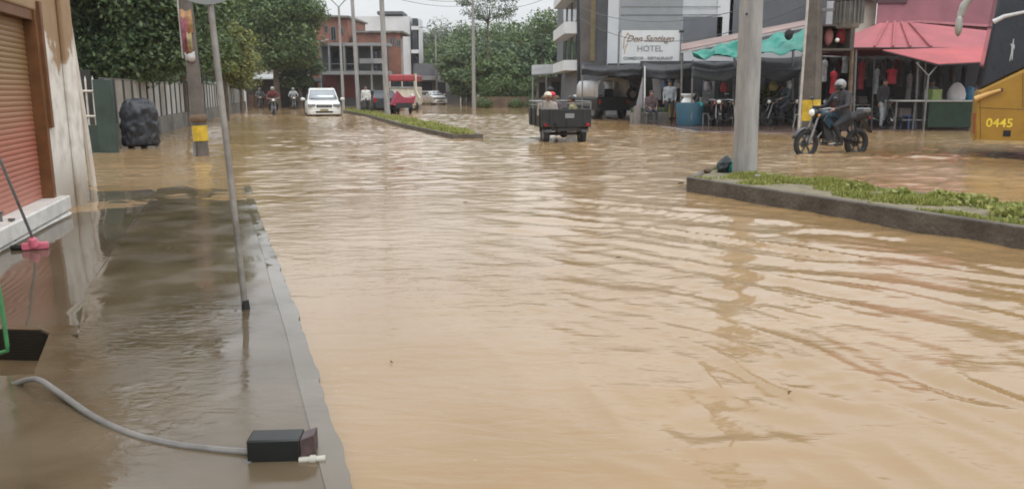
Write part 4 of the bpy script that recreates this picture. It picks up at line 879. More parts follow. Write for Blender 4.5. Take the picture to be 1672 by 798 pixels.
# left utility pole
Y0 = G(331, 254).y
t, e = pole('leaning grey utility pole with yellow band and torn posters, in front of the fence', 331, 254, Y0, 303, .145, .115, m=mat('dark_pole', (.12, .105, .095), .8, .3, 2, .3, 20))
band(t, e, Zy(230, Y0), Zy(205, Y0), .153, M_['yellow'])
for pya, pyb, dx, wd_, cl, nm in ((18, 56, .05, .2, (.36, .2, .1), 'poster'), (30, 88, -.08, .12, (.22, .06, .09), 'poster'), (86, 101, .04, .18, (.42, .42, .42), 'poster'), (55, 86, .1, .08, (.3, .24, .12), 'poster')):
    z0, z1 = Zy(pyb, Y0), Zy(pya, Y0); b = MB(); rr = .16; n = 5; R1 = []; R2 = []
    for k in range(n):
        th = -R(90) + (dx * 3) + (k / (n - 1) - .5) * wd_ / rr * 1.2
        for z, RR in ((z0, R1), (z1, R2)): c = e * (z / e.z); RR.append(Vector((c.x + rr * math.cos(th), c.y + rr * math.sin(th), z + .03 * math.sin(k * 2))))
    b.loft([R1, R2], cap=False, closed=False); o = b.build(nm, mat(nm + str(cl), cl, .8, .35, 9), t); q = o.modifiers.new('s', 'SOLIDIFY'); q.thickness = .006; q.offset = 1
b = MB(); c = [Vector((-.2, -.05, z)) + e * (z / e.z) for z in (1.0, 2.2, 3.4, 4.6)]; b.path(c, .02); b.build('cable_pipe', mat('pale_pipe', (.45, .43, .4), .6, .2, 5), t)
b = MB(); c = e * (Zy(197, Y0) / e.z); b.sphere(c + Vector((0, 0, .05)), (.19, .18, .13), 2); b.build('knotted_wrap', M_['wood'], t)
b = MB(); 
for x in (-.13, -.08): b.tube((x, -.15, -.2), (x + .0, -.15, .3), .012)
split_loose(b.build('foot_rod', M_['steel'], t))
# sign pole
g = G(402, 506, .02); t = empty('sign_post', (g.x, g.y, .02), 0, 'thin leaning sign post standing near the pavement edge with round sign back', 'sign')
tp_ = A(341, -12, g.y - .05) - g; b = MB(); b.path([Vector((0, 0, -.1)), tp_ * .5, tp_ * 1.12], [.019, .019, .018], 12); b.build('post', mat('galvanised_post', (.42, .4, .37), .45, .3, 3, metal=.3, c2=(.12, .11, .1)), t)
b = MB(); b.tube(Vector((0, 0, -.02)), tp_ * .035, .028, .022); b.build('foot_clamp', M_['black'], t)
b = MB(); YM = Matrix.Rotation(R(90), 4, 'X'); c = tp_ + Vector((.0, -.03, .2)); b.tube(c + Vector((0, .0, 0)), c + Vector((.0, -.004, 0)), .27, n=40); b.build('sign_plate', mat('sign_back', (.3, .31, .31), .4, .15, 4, metal=.5), t)
b = MB(); b.box(c + Vector((0, .008, 0)), (.1, .01, .3)); b.build('bracket', M_['steel'], t)
# right concrete pole with yellow band
Y1 = G(1322, 224).y
t, e = pole('square concrete pole with yellow painted band behind the motorcycle rider', 1323, 224, Y1, 1331, .27, .22, n=4, square=True, m=mat('dark_weathered_concrete', (.12, .105, .09), .8, .35, 1.5, .4, 20))
for k in kids(t): k.rotation_euler = (0, 0, 0)
b = MB(); a = e * (Zy(197, Y1) / e.z); c = e * (Zy(163, Y1) / e.z); b.path([a, c], [.278, .274], 4); b.build('painted_band', M_['yellow'], t, smooth=False)
pole('thin pale conduit pipe left of the yellow banded pole', 1303, 226, Y1 - .6, 1319, .035, .035, m=mat('pale_pipe', (.45, .43, .4)), name='conduit_pipe')
# transformer
z0 = Zy(46, Y1); c = A(1385, 30, Y1); c.z = 0
t = empty('transformer', (c.x, c.y, z0), 0, 'grey finned pole transformer hanging right of the square concrete pole', 'transformer')
b = MB(); b.lathe([(.02, -.02), (.3, 0), (.33, .1), (.33, .72), (.42, .76), (.42, .84), (.3, .95), (.02, 1.0)], n=24); b.build('tank', mat('transformer_grey', (.17, .165, .155), .5, .2, 4), t)
b = MB()
for k in range(20): a = 2 * math.pi * k / 20; b.box((math.cos(a) * .37, math.sin(a) * .37, .42), (.1, .02, .6), a)
b.build('cooling_fins', mat('transformer_grey', (.17,) * 3), t)
b = MB(); b.box((-.55, 0, .5), (.6, .08, .08)); b.build('bracket', M_['steel'], t)
# low rise behind the trees
def hillstrip():
    V = []; F = []; xs = np.linspace(-260, 260, 60)
    for j, (y, z) in enumerate(((140, -.3), (165, 2.6), (220, 5), (330, 4), (500, -.5))):
        for x in xs: V.append((x, y + 8 * noise.noise(Vector((x * .02, j, 0))), z * (1 + .5 * noise.noise(Vector((x * .03, j, 5)))) if z > 0 else z))
    n = len(xs)
    for j in range(4):
        for i in range(n - 1): F.append((j * n + i, j * n + i + 1, (j + 1) * n + i + 1, (j + 1) * n + i))
    struct(pydata('hill', V, F, mat('hill_scrub', (.05, .075, .035), .9, .4, .2), smooth=True))
hillstrip()
# ------------------------------------------------------------------ trees and hedges
LV_D = leafmat('dark_green_leaves', [(.022, .045, .015), (.042, .08, .026), (.08, .13, .045), (.16, .22, .1)])
LV_Y = leafmat('yellow_green_leaves', [(.07, .09, .03), (.13, .16, .04), (.22, .24, .07), (.3, .29, .1)])
LV_M = leafmat('mid_green_leaves', [(.038, .068, .02), (.07, .118, .034), (.11, .17, .05), (.18, .24, .085)])
LV_G = leafmat('grey_green_leaves', [(.07, .095, .06), (.1, .135, .08), (.14, .175, .1), (.18, .21, .13)])
def tree(label, base, trunk_h, c, rad, n, leaf, m, clumps=26, group=None, trunk_r=.18, name='tree', droop=.2, lean=(0, 0), gap=0., rs=1.):
    """trunk from base, crown of leaf clumps round c (local) with radii rad"""
    t = empty(name, base, 0, label, 'tree', group); rad = np.array(rad, float); c = Vector(c)
    cc = unit(clumps) * rng.uniform(.35 + gap, 1., (clumps, 1)) ** .6; cc[:, 2] = np.where(cc[:, 2] < -.55, -.55 + (cc[:, 2] + .55) * .3, cc[:, 2]); P = cc * rad * .8 + np.array(c)
    fork = Vector((c.x * .4, c.y * .4, trunk_h)); b = MB(); b.path([(0, 0, -.3), (0, 0, .1), (c.x * .2, c.y * .2, trunk_h * .5), fork], [trunk_r * 1.4, trunk_r * 1.1, trunk_r, trunk_r * .8], 10)
    for k in range(min(9, clumps)):
        q = Vector(P[k]); mid = fork.lerp(q, .5) + Vector((0, 0, .1 * rad[2])); b.path([fork - Vector((0, 0, .1)), mid, q], [trunk_r * .5, trunk_r * .3, trunk_r * .1], 6)
        mid2 = fork.lerp(q, .6); q2 = Vector(P[(k * 3 + 5) % clumps]); b.path([mid2, q2.lerp(mid2, .3)], [trunk_r * .25, trunk_r * .08], 5)
    b.build('trunk', M_['bark'], t)
    per = n // clumps; Cs = []; Ns = []
    for q in P:
        rr = rad.mean() * random.uniform(.26, .46) * rs; u = unit(per); d = u * (rng.uniform(.25, 1, (per, 1)) ** .5) * rr * np.array([1.15, 1.15, .8]); d[:, 2] -= droop * rr * (d[:, 0] ** 2 + d[:, 1] ** 2) / rr ** 2 * .5
        Cs.append(q + d); Ns.append(u)
    C = np.concatenate(Cs); U = np.concatenate(Ns) * .6 + unit(len(C)) * .7 + np.array([0, 0, .35]); U /= np.linalg.norm(U, axis=1)[:, None]
    D = np.cross(U, unit(len(C))); D /= np.linalg.norm(D, axis=1)[:, None] + 1e-9; E = np.cross(U, D); sz = rng.uniform(.6, 1.3, (len(C), 1)) * leaf
    quads('crown', C, D * sz, E * sz * .55, m, t); return t
def at(px, Y, z=0.): q = A(px, 148, Y); return Vector((q.x, Y, z))
tree('large dark green tree spreading over the fence behind the black tank', at(200, 24), 2.0, (.2, 0, 4.35), (2.9, 2.6, 4.0), 56000, .075, LV_D, 60, trunk_r=.16)
tree('dark green tree behind the leaning utility pole', at(300, 31), 2.0, (.0, 0, 4.1), (1.9, 1.8, 3.9), 26000, .085, LV_M, 34, trunk_r=.13)
tree('yellow green tree between the utility pole and the sign post', at(368, 36), 1.8, (.0, 0, 3.0), (1.3, 1.3, 1.9), 9000, .085, LV_Y, 24, trunk_r=.1)
tree('grey green narrow tree right of the sign post by the fence', at(393, 50), 1.8, (.0, 0, 2.9), (1.2, 1.2, 2.1), 6000, .09, LV_Y, 22, trunk_r=.1)
tree('biggest mid green tree left of the brick building', at(452, 62), 3.0, (0, 0, 5.9), (4.0, 3.2, 4.1), 36000, .14, LV_M, 60, trunk_r=.25)
tree('dark round tree shading the kiosk left of the SUV', at(490, 65), 1.5, (-.1, 0, 3.3), (2.2, 1.9, 2.4), 12000, .12, LV_D, 30, trunk_r=.2)
tree('feathery thin topped tree behind the biggest one', at(405, 72), 4, (0, 0, 7.8), (2.8, 2.4, 2.9), 6000, .13, LV_G, 30, gap=.2)
HT = 'trees on the hill beyond the street'
hill = [(700, 112, 10.0, 4.5, LV_G, 'hill tree just right of the white building'), (722, 118, 11.2, 5, LV_G, 'hill tree behind the far double armed lamp'), (748, 108, 9.8, 4.5, LV_M, 'hill tree left of the far grey pole'), (775, 112, 10.8, 5, LV_M, 'hill tree right behind the far grey pole'), (806, 105, 10.4, 5, LV_M, 'hill tree under the tall thin one'),
        (766, 78, 3.9, 2.4, LV_M, 'low bush just left of the hedge'), (824, 69, 3.6, 2.2, LV_M, 'rounded bush rising behind the hedge middle'), (800, 69.5, 4.4, 2.3, LV_M, 'rounded bush rising behind the left of the hedge'), (868, 71, 4.0, 2.4, LV_D, 'dark rounded bush behind the right of the hedge'), (742, 96, 7.4, 3.8, LV_M, 'leafy tree left of the pole with pale green crown'),
        (838, 100, 10.6, 4.6, LV_M, 'hill tree right of the tall thin one'), (868, 95, 10.5, 4.6, LV_M, 'bright hill tree with the highest top on the right'), (900, 92, 10.6, 4.4, LV_M, 'hill tree touching the narrow dark building'), (885, 76, 6.4, 3.4, LV_D, 'low dark hill tree above the shed'), (850, 78, 6.0, 3, LV_D, 'low dark hill tree above the white tent'), (812, 74, 5.6, 2.6, LV_M, 'low bushy tree above the hedge'), (795, 80, 6.6, 3.2, LV_D, 'dark tree behind the low bushy one'), (757, 84, 6.0, 3, LV_M, 'low tree left of the far grey pole foot'), (735, 92, 6, 3.2, LV_D, 'dark low tree behind the far lamp foot')]
for px, Y, h, r, m, lb in hill:
    tree(lb, at(px, Y), h * .3, (0, 0, h * .58), (r, r * .8, h * .43), 7000, .19, m, 26, HT, .25)
tree('tall thin tree with sparse feathery crown rising above the hill trees', at(795, 70), 7.0, (.3, 0, 9.0), (3.1, 2.2, 3.0), 5200, .085, LV_D, 60, trunk_r=.09, gap=.3, rs=.5)
for i, (px, Y, h) in enumerate([(380, 120, 11), (330, 100, 9), (250, 80, 9), (180, 60, 8), (120, 50, 8), (60, 45, 8), (660, 140, 8), (940, 130, 12)]):
    tree(['wood tree far behind the fence, by the pale building', 'wood tree far behind the leaning utility pole', 'wood tree behind the dark tree and utility pole', 'wood tree behind the large dark tree', 'wood tree behind the white railing', 'wood tree hidden behind the shop', 'tree far behind the far red bus', 'tree behind the narrow dark building'][i], at(px, Y), h * .3, (0, 0, h * .55), (h * .5, h * .4, h * .45), 4500, .2, LV_D, 24, 'trees far behind the street', .25)
def leafbox(name, label, P0, P1, depth, h0, h1, n, leaf, m, cat):
    """hedge between two ground points"""
    P0 = np.array(P0); P1 = np.array(P1); f = rng.random(n); C = P0 + (P1 - P0) * f[:, None]; C[:, 1] += rng.uniform(0, depth, n)
    top = h1 + np.array([noise.noise(Vector((x * .7, y * .6, 4))) for x, y in C[:, :2]]) * 1.1; C[:, 2] = h0 + (top - h0) * np.sqrt(rng.random(n)); u = unit(n); D = np.cross(u, unit(n)); D /= np.linalg.norm(D, axis=1)[:, None] + 1e-9; E = np.cross(u, D)
    o = quads(name, C, D * leaf, E * leaf * .6, m); return tag(o, label, cat)
leafbox('hedge', 'clipped green hedge on the low brown wall', at(782, 66), at(905, 66), 1.6, .5, 2.0, 9000, .1, LV_M, 'hedge')
for px, Y, r, lb in ((790, 64, .9, 'low bush in front of the left of the brown garden wall'), (842, 64.2, .7, 'low bush in front of the middle of the brown garden wall'), (874, 63.6, 1.0, 'low bush in front of the right of the brown garden wall')):
    n = 1500; u = unit(n); C = np.array(at(px, Y, .25)) + u * rng.uniform(.4, 1, (n, 1)) * np.array([r, .5, r * .75]); D = np.cross(u, unit(n)) * .09; o = quads('bush', C, D, np.cross(u, D) * .6, LV_M); tag(o, lb, 'bush', 'bushes along the garden wall')
b = MB(); b.prism([at(776, 65), at(910, 65), at(910, 65.4), at(776, 65.4)], (0, 0, .85)); o = b.build('low_wall', mat('brown_wall', (.16, .11, .075), .8, .35, .8, .3), None); tag(o, 'low brown garden wall under the green hedge', 'wall')
b = MB(); c = at(848, 72, 0); b.lathe([(.05, 3.0), (.9, 2.55), (1.7, 2.15), (1.72, 2.05)], c, 16); o = b.build('tent', mat('tent_white', (.5, .55, .5), .6, .1), None); 
b2 = MB(); b2.tube(c, c + Vector((0, 0, 2.9)), .04); t = empty('garden_tent', (0, 0, 0), 0, 'pale round tent roof showing over the hedge', 'tent'); o.parent = t; o.name = 'roof'; b2.build('pole', M_['steel'], t)
# ------------------------------------------------------------------ left side: railing, green wall, tank, fence
G0 = G(182, 244); FE = G(402, 178); fdv = (FE - G0); FLn = fdv.length; fdv = fdv.normalized(); fnv = Vector((fdv.y, -fdv.x, 0))
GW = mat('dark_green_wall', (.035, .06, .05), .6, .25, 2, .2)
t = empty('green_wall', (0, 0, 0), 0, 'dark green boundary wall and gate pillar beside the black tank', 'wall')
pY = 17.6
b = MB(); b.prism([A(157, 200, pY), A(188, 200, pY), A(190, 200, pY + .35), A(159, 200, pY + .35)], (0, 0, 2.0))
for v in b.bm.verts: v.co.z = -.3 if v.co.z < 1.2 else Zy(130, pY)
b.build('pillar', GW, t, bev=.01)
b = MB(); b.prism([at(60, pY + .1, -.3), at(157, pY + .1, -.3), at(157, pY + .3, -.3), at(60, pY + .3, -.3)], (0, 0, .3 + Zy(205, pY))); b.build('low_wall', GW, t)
t = empty('white_railing', (0, 0, 0), 0, 'white metal railing on the dark green wall beside the shop corner', 'railing'); WR = mat('white_rail_paint', (.6, .58, .54), .5, .1, 8)
for px in (100, 114, 129, 142, 154):
    a = A(px + 4, 206, pY + .15); c = A(px - 3, 130, pY + .15); b = MB(); b.tube(a, c, .022, .02, 8); b.tube(c, c + (c - a).normalized() * .08, .02, .002, 8); b.build('bar', WR, t)
for py in (149, 190): b = MB(); b.tube(A(90, py, pY + .13), A(162, py, pY + .13), .025, n=8); b.build('cross_rail', WR, t)
# dark yard house behind the railing
def houseblock(name, label, foot, z1, m, cat='building', group=None, z0=-.2):
    t = empty(name, (0, 0, 0), 0, label, cat, group); b = MB(); b.prism([Vector((p[0], p[1], z0)) for p in foot], (0, 0, z1 - z0)); b.build('wall', m, t, smooth=False); return t
def facebox(b, Y, px0, py0, px1, py1, y0=-.05, y1=.02):
    a = A(px0, py0, Y); c = A(px1, py1, Y); return b.box(((a.x + c.x) / 2, Y + (y0 + y1) / 2, (a.z + c.z) / 2), (abs(c.x - a.x), y1 - y0, abs(a.z - c.z)))
def window(t, Y, px0, py0, px1, py1, fr='steel', name='window', glass='glass'):
    b = MB(); a = A(px0, py1, Y); c = A(px1, py0, Y); w_ = .06
    for q in (((a.x + c.x) / 2, a.z, c.x - a.x, w_), ((a.x + c.x) / 2, c.z, c.x - a.x, w_), (a.x, (a.z + c.z) / 2, w_, c.z - a.z), (c.x, (a.z + c.z) / 2, w_, c.z - a.z), ((a.x + c.x) / 2, (a.z + c.z) / 2, w_ * .7, c.z - a.z - .08)): b.box((q[0], Y - .03, q[1]), (q[2], .07, q[3]))
    o = b.build(name, M_[fr], t, smooth=False); b = MB(); b.box(((a.x + c.x) / 2, Y - .012, (a.z + c.z) / 2), (c.x - a.x - .03, .02, c.z - a.z - .03)); b.build('pane', M_[glass], o, smooth=False)
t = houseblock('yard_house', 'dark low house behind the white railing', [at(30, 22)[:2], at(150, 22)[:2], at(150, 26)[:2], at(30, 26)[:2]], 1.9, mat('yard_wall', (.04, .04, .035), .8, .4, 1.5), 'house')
# black tank
c = G(219, 243); t = empty('water_tank', (c.x, c.y + .4, 0), R(12), 'black wrapped round barrel tank by the dark green pillar', 'tank'); TB = mat('black_plastic', (.022, .025, .032), .45, .3, 3, .15)
prof = [(.02, 1.17), (.12, 1.165), (.24, 1.13), (.33, 1.07), (.39, .97), (.41, .85), (.405, .6), (.425, .56), (.42, .3), (.44, .27), (.43, .1), (.4, .05), (.02, .05)]
b = MB(); b.lathe(prof[::-1], n=28); o = b.build('drum', TB, t); ss = o.modifiers.new('s', 'SUBSURF'); ss.levels = ss.render_levels = 2; dm = o.modifiers.new('d', 'DISPLACE'); tx0 = bpy.data.textures.new('folds', 'CLOUDS'); tx0.noise_scale = .16; dm.texture = tx0; dm.strength = .13
b = MB()
for x in (-.28, 0, .28): b.box((x, -.1, .0), (.12, .6, .1))
split_loose(b.build('support_block', M_['conc_d'], t))
# fence
t = empty('panel_fence', (G0.x, G0.y, 0), math.atan2(fdv.y, fdv.x), 'long fence of white panels between dark posts on a grey base wall', 'fence')
FL2 = FLn * 1.0; pan = mat('fence_white_panel', (.5, .5, .49), .6, .2, 1.3, c2=(.33, .33, .31)); fz0 = .55; fz1 = 1.62
b = MB(); b.box((FL2 / 2, .1, .1), (FL2, .2, .9)); b.build('base_wall', mat('fence_base', (.16, .155, .14), .8, .35, 1.2, .3), t)
b = MB(); b.box((FL2 / 2, .1, fz1 + .01), (FL2, .07, .03)); b.build('top_rail', M_['steel'], t)
x = .1; k = 0
while x < FL2 - 1.1:
    MB().box((x, .075, (fz1 + .5) / 2), (.13, .06, fz1 - .5)).build('post', mat('fence_post', (.045, .05, .05), .6), t)
    if k != 1: MB().box((x + .52, .09, (fz0 + fz1) / 2), (.95, .03, fz1 - fz0 - .01)).build('panel', pan if k % 5 != 2 else mat('fence_grey_panel', (.3, .28, .25), .6, .2, 2), t)
    else: MB().box((x + .52, .09, (fz0 + fz1) / 2), (.95, .03, fz1 - fz0 - .01)).build('panel', mat('fence_grey_panel', (.3, .28, .25), .6, .2, 2), t)
    x += 1.04; k += 1
b = MB(); q = G(303, 203); b.sphere((q.x, G(303, 226).y, .75), (.2, .15, .12), 2); o = b.build('hanging_sack', TB, None); o.location = (0, 0, 0); tag(o, 'small dark sack hanging on the fence left of the utility pole', 'sack')
# kiosk under the big tree
KY = 66
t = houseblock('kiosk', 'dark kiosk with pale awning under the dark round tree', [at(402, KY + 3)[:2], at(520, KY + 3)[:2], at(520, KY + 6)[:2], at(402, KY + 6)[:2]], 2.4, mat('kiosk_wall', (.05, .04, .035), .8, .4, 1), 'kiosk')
b = MB(); b.prism([at(410, KY, Zy(130, KY)), at(450, KY, Zy(130, KY)), at(450, KY + 3, Zy(122, KY)), at(410, KY + 3, Zy(122, KY))], (0, 0, .06)); b.build('awning', mat('awning_grey', (.45, .46, .46), .6), t)
b = MB(); b.prism([at(450, KY, Zy(135, KY)), at(525, KY, Zy(135, KY)), at(525, KY + 3, Zy(128, KY)), at(450, KY + 3, Zy(128, KY))], (0, 0, .06)); b.build('dark_awning', M_['dark'], t)
for px in (412, 448, 478, 520): MB().tube(at(px, KY + .1, -.2), at(px, KY + .1, 2.1), .05).build('post', M_['wood'], t)
MB().box(at(432, KY + 1.5, .5), (2.6, .5, 1.0)).build('counter', mat('brown_counter', (.13, .07, .05), .7, .3), t)
# ------------------------------------------------------------------ far buildings
BRICK = mat('brick_wall', (.26, .12, .085), .85, .25, .9, .3, 8); GREYC = mat('grey_render', (.25, .26, .27), .8, .2, .7); WALLW = mat('white_render', (.6, .61, .62), .7, .08, .5); DGREY = mat('dark_grey_render', (.1, .11, .12), .7, .2, .6)
# pale building behind the trees
t = houseblock('pale_building', 'pale building mostly hidden behind the big trees on the left', [at(372, 98)[:2], at(500, 98)[:2], at(500, 106)[:2], at(372, 106)[:2]], Zy(24, 98), mat('pale_grey', (.42, .43, .43), .8, .1, .5))
b = MB(); b.box((at(436, 98).x, 100, Zy(21, 98)), (10, 6, .3)); b.build('roof', M_['conc_d'], t)
b = MB(); b.box((at(446, 96).x, 96, Zy(4, 96) + .6), (.9, .9, 2.4)); b.build('blue_tower', mat('blue_sheet', (.03, .13, .24), .5), t); b = MB(); b.box((at(434, 96).x, 96, Zy(11, 96)), (1.1, .9, .7)); b.build('teal_box', mat('teal_sheet', (.04, .3, .33), .5), t)
# brick block (rear) and brick block (front right)
BY = 76
t = houseblock('brick_building', 'raw brick block with dark window openings, left and taller of the two', [at(508, BY)[:2], at(572, BY)[:2], at(600, BY + 7)[:2], at(515, BY + 7)[:2]], Zy(28, BY), BRICK)
for r_ in ((530, 42, 535, 54), (541, 44, 548, 66), (556, 46, 560, 56)): window(t, BY, *r_)
b = MB(); b.prism([at(505, BY - .5, Zy(28, BY)), at(574, BY - .5, Zy(30, BY)), at(604, BY + 7.3, Zy(40, BY + 7)), at(512, BY + 7.3, Zy(28, BY + 7))], (0, 0, .18)); b.build('roof', M_['conc_d'], t)
BY2 = 74
t = houseblock('brick_house', 'raw brick block behind the thick far pole, right and lower of the two', [at(580, BY2)[:2], at(656, BY2)[:2], at(660, BY2 + 5)[:2], at(580, BY2 + 5)[:2]], Zy(54, BY2), BRICK)
for r_ in ((598, 72, 611, 79), (638, 62, 644, 74), (648, 66, 654, 76), (592, 86, 600, 96)): window(t, BY2, *r_)
b = MB(); facebox(b, BY2, 578, 51, 659, 54, -.3, 5); b.build('roof', M_['conc_d'], t); b = MB(); facebox(b, BY2, 634, 62, 636, 118, -.2, 0); b.build('column', GREYC, t)
# concrete frame building in front
CY = 70
t = houseblock('concrete_building', 'unfinished grey concrete building with columns and dark openings in front of the bricks', [at(525, CY + 2)[:2], at(632, CY + 2)[:2], at(632, CY + 5)[:2], at(525, CY + 5)[:2]], Zy(72, CY), mat('shade_grey', (.1, .105, .11), .8, .2, .6))
b = MB()
for y0, y1 in ((70, 75), (116, 122)): facebox(b, CY, 522, y0, 634, y1, 0, 2.2)
b.build('floor_slab', GREYC, t, smooth=False)
for px in (524, 537, 562, 583, 607, 630): b = MB(); facebox(b, CY, px - 2, 75, px + 2, 116, 0.01, .3); b.build('column', GREYC, t, smooth=False)
for px in (524, 560, 607, 630): b = MB(); facebox(b, CY, px - 2, 122, px + 2, 168, 0.01, .3); b.build('column', GREYC, t, smooth=False)
b = MB(); facebox(b, CY, 588, 96, 632, 104, -.3, .0); b.build('balcony', GREYC, t); b = MB(); facebox(b, CY + 2, 528, 122, 552, 160, -.05, 0); b.build('red_shutter', mat('dark_red', (.16, .03, .03), .6), t); b = MB(); facebox(b, CY + 2, 556, 122, 580, 160, -.05, 0); b.build('red_shutter', mat('dark_red', (.16, .03, .03), .6), t)
b = MB(); b.prism([at(516, CY - .8, Zy(72, CY)), at(540, CY - .8, Zy(66, CY)), at(540, CY + 2, Zy(64, CY)), at(520, CY + 2, Zy(68, CY))], (0, 0, .08)); b.build('roof_sheet', mat('awning_grey', (.45,) * 3), t)
for r_ in ((541, 80, 558, 112), (566, 80, 580, 112), (611, 84, 627, 114)): b = MB(); facebox(b, CY + 2, *r_, -.06, 0); b.build('opening', M_['glass'], t)
b = MB(); facebox(b, CY, 524, 104, 583, 105.2, .02, .06); b.build('hand_rail', M_['steel'], t)
# white building
WY = 96
t = houseblock('white_building', 'tall plain white building with dark glazed edge behind the brick blocks', [at(578, WY)[:2], at(672, WY)[:2], at(684, WY + 8)[:2], at(578, WY + 8)[:2]], Zy(27, WY), WALLW)
b = MB(); facebox(b, WY, 616, 19, 658, 24, -.2, 4); b.build('roof_slab', DGREY, t); b = MB(); facebox(b, WY, 674, 31, 684, 118, -.6, 3); b.build('glazed_edge', M_['glass'], t); b = MB(); facebox(b, WY, 684, 31, 687, 118, -.6, 3); b.build('edge_column', WALLW, t)
b = MB(); facebox(b, WY, 620, 24, 656, 28, 1, 3); b.build('roof_box', GREYC, t)
for py in (44, 82): b = MB(); facebox(b, WY, 673, py, 685, py + 6, -1., -.61); b.build('balcony', WALLW, t)
# low shops further down
t = houseblock('low_shop', 'low dark shops with pale awning beside the far bus', [at(676, 88)[:2], at(748, 88)[:2], at(748, 94)[:2], at(676, 94)[:2]], 4.2, mat('low_shop_wall', (.14, .14, .15), .8, .3, .5)); b = MB(); facebox(b, 85, 678, 124, 712, 131, -.2, 3); b.build('awning', GREYC, t); b = MB(); facebox(b, 88, 712, 103, 735, 150, -.1, 0); b.build('grey_front', GREYC, t)
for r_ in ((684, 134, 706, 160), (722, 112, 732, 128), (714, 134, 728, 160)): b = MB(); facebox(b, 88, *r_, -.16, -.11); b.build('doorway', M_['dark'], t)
# narrow dark building
NY = 47; a = at(944, NY); c = at(996, NY + .0); d = at(910, 60)
t = houseblock('narrow_building', 'narrow tall dark grey building with white balconies left of the hotel', [a[:2], c[:2], (c.x + .5, 62), (d.x, 61)], 9.2, mat('narrow_wall', (.125, .13, .14), .75, .15, .8))
b = MB(); facebox(b, NY, 950, -60, 968, 100, -.03, 0); b.build('brown_panel', mat('brown_panel', (.13, .11, .1), .7, .2, 1), t); b = MB(); facebox(b, NY, 966, -60, 971, 100, -.1, -.04); b.build('downpipe', mat('ochre_pipe', (.2, .16, .08), .6), t)
L0 = Vector((a.x, a.y, 0)); L1 = Vector((d.x, 61, 0)); lv = (L1 - L0).normalized(); ln_ = Vector((-lv.y, lv.x, 0))
if ln_.x > 0: ln_ = -ln_
for z0, z1 in ((Zy(60, 50), Zy(42, 50)), (Zy(117, 50), Zy(101, 50)), (Zy(2, 50), Zy(-12, 50))):
    b = MB(); b.prism([L0 + ln_ * .005 + lv * .3, L0 + ln_ * .8 + lv * .3, L0 + ln_ * .8 + lv * 8, L0 + ln_ * .005 + lv * 8], (0, 0, z1 - z0)); o = b.build('balcony', WALLW, t, loc=(0, 0, z0), smooth=False)
for k in range(3):
    for z0 in (Zy(98, 50), Zy(38, 50)): b = MB(); p0 = L0 + lv * (1 + k * 3) + ln_ * .01; b.prism([p0, p0 + lv * 1.8, p0 + lv * 1.8 + ln_ * .04, p0 + ln_ * .04], (0, 0, 1.5)); b.build('window', M_['glass'], t, loc=(0, 0, z0), smooth=False)
# shed
t = houseblock('roadside_shed', 'low brown grey shed with tin roof left of the narrow building', [at(876, 58)[:2], at(940, 58)[:2], at(940, 62)[:2], at(876, 62)[:2]], 2.3, mat('shed_wall', (.2, .17, .16), .8, .3, 1.5)); b = MB(); b.prism([at(868, 56.5, Zy(124, 57)), at(944, 56.5, Zy(120, 57)), at(944, 62, Zy(104, 60)), at(868, 62, Zy(107, 60))], (0, 0, .08)); b.build('tin_roof', mat('tin_roof', (.2, .19, .185), .6, .3, 1), t)
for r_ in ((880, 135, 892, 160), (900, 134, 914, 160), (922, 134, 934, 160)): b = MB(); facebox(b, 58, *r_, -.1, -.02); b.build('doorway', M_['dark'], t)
for px in (870, 892, 918): MB().tube(at(px, 56.6, 0), at(px, 56.6, 2.3), .06).build('post', GREYC, t)
# hotel
HY = 45
t = houseblock('hotel_building', 'white and grey panelled hotel building behind the stalls', [at(990, HY)[:2], at(1420, HY)[:2], at(1420, HY + 12)[:2], at(990, HY + 12)[:2]], 9.5, mat('hotel_white', (.52, .54, .56), .6, .08, .6))
HG = mat('hotel_grey_panel', (.25, .265, .275), .5, .1, .8); HD = mat('hotel_dark_panel', (.125, .135, .15), .45, .12, .8)
for r_, m in (((1014, -80, 1113, 52), HG), ((1116, 28, 1177, 82), HD), ((1196, -80, 1345, 72), HD), ((1176, -80, 1193, 90), WALLW), ((1116, -80, 1176, -8), HG)):
    b = MB(); facebox(b, HY, *r_, -.06, -.01); b.build('facade_panel', m, t, smooth=False)
b = MB(); facebox(b, HY, 1014, 11, 1176, 12, -.08, -.062); facebox(b, HY, 1014, 24, 1176, 25.2, -.09, -.062); split_loose(b.build('panel_joint', M_['steel'], t, smooth=False))
# hotel sign
SY = 39.6
p0 = A(1014, 103, SY); p1 = A(1109, 50, SY); sw = p1.x - p0.x; shh = p1.z - p0.z
t = empty('hotel_sign', (p0.x, SY, p0.z), 0, 'white hotel signboard with brown script above the black awnings', 'sign')
b = MB(); b.box((sw / 2, .06, shh / 2), (sw, .1, shh)); b.build('board', mat('sign_white', (.62, .63, .63), .5, .06, 2), t, bev=.01)
INK = mat('sign_brown', (.24, .17, .12), .6); INK2 = mat('sign_grey', (.22, .24, .25), .6)
lettering('script_name', 'Don Santiago', .42, INK, t, Matrix.Translation((.22, .0, shh * .66)) @ XZ, shear=.45, ext=.008, bold=.006)
lettering('hotel_word', 'HOTEL', .4, INK2, t, Matrix.Translation((.75, .0, shh * .36)) @ XZ, ext=.008)
lettering('lower_line', 'COMEDOR - RESTAURANT', .2, INK2, t, Matrix.Translation((.1, .0, shh * .1)) @ XZ, ext=.008, bold=.006)
b = MB(); b.path([(.1, .0, shh * .45), (.13, .0, shh * .75), (.3, .0, shh * .93), (.38, 0, shh * .85)], .022); b.path([(.16, .0, shh * .3), (.2, .0, shh * .5), (.3, 0, shh * .6)], .018); b.build('flourish', mat('sign_gold', (.4, .28, .14), .6), t)
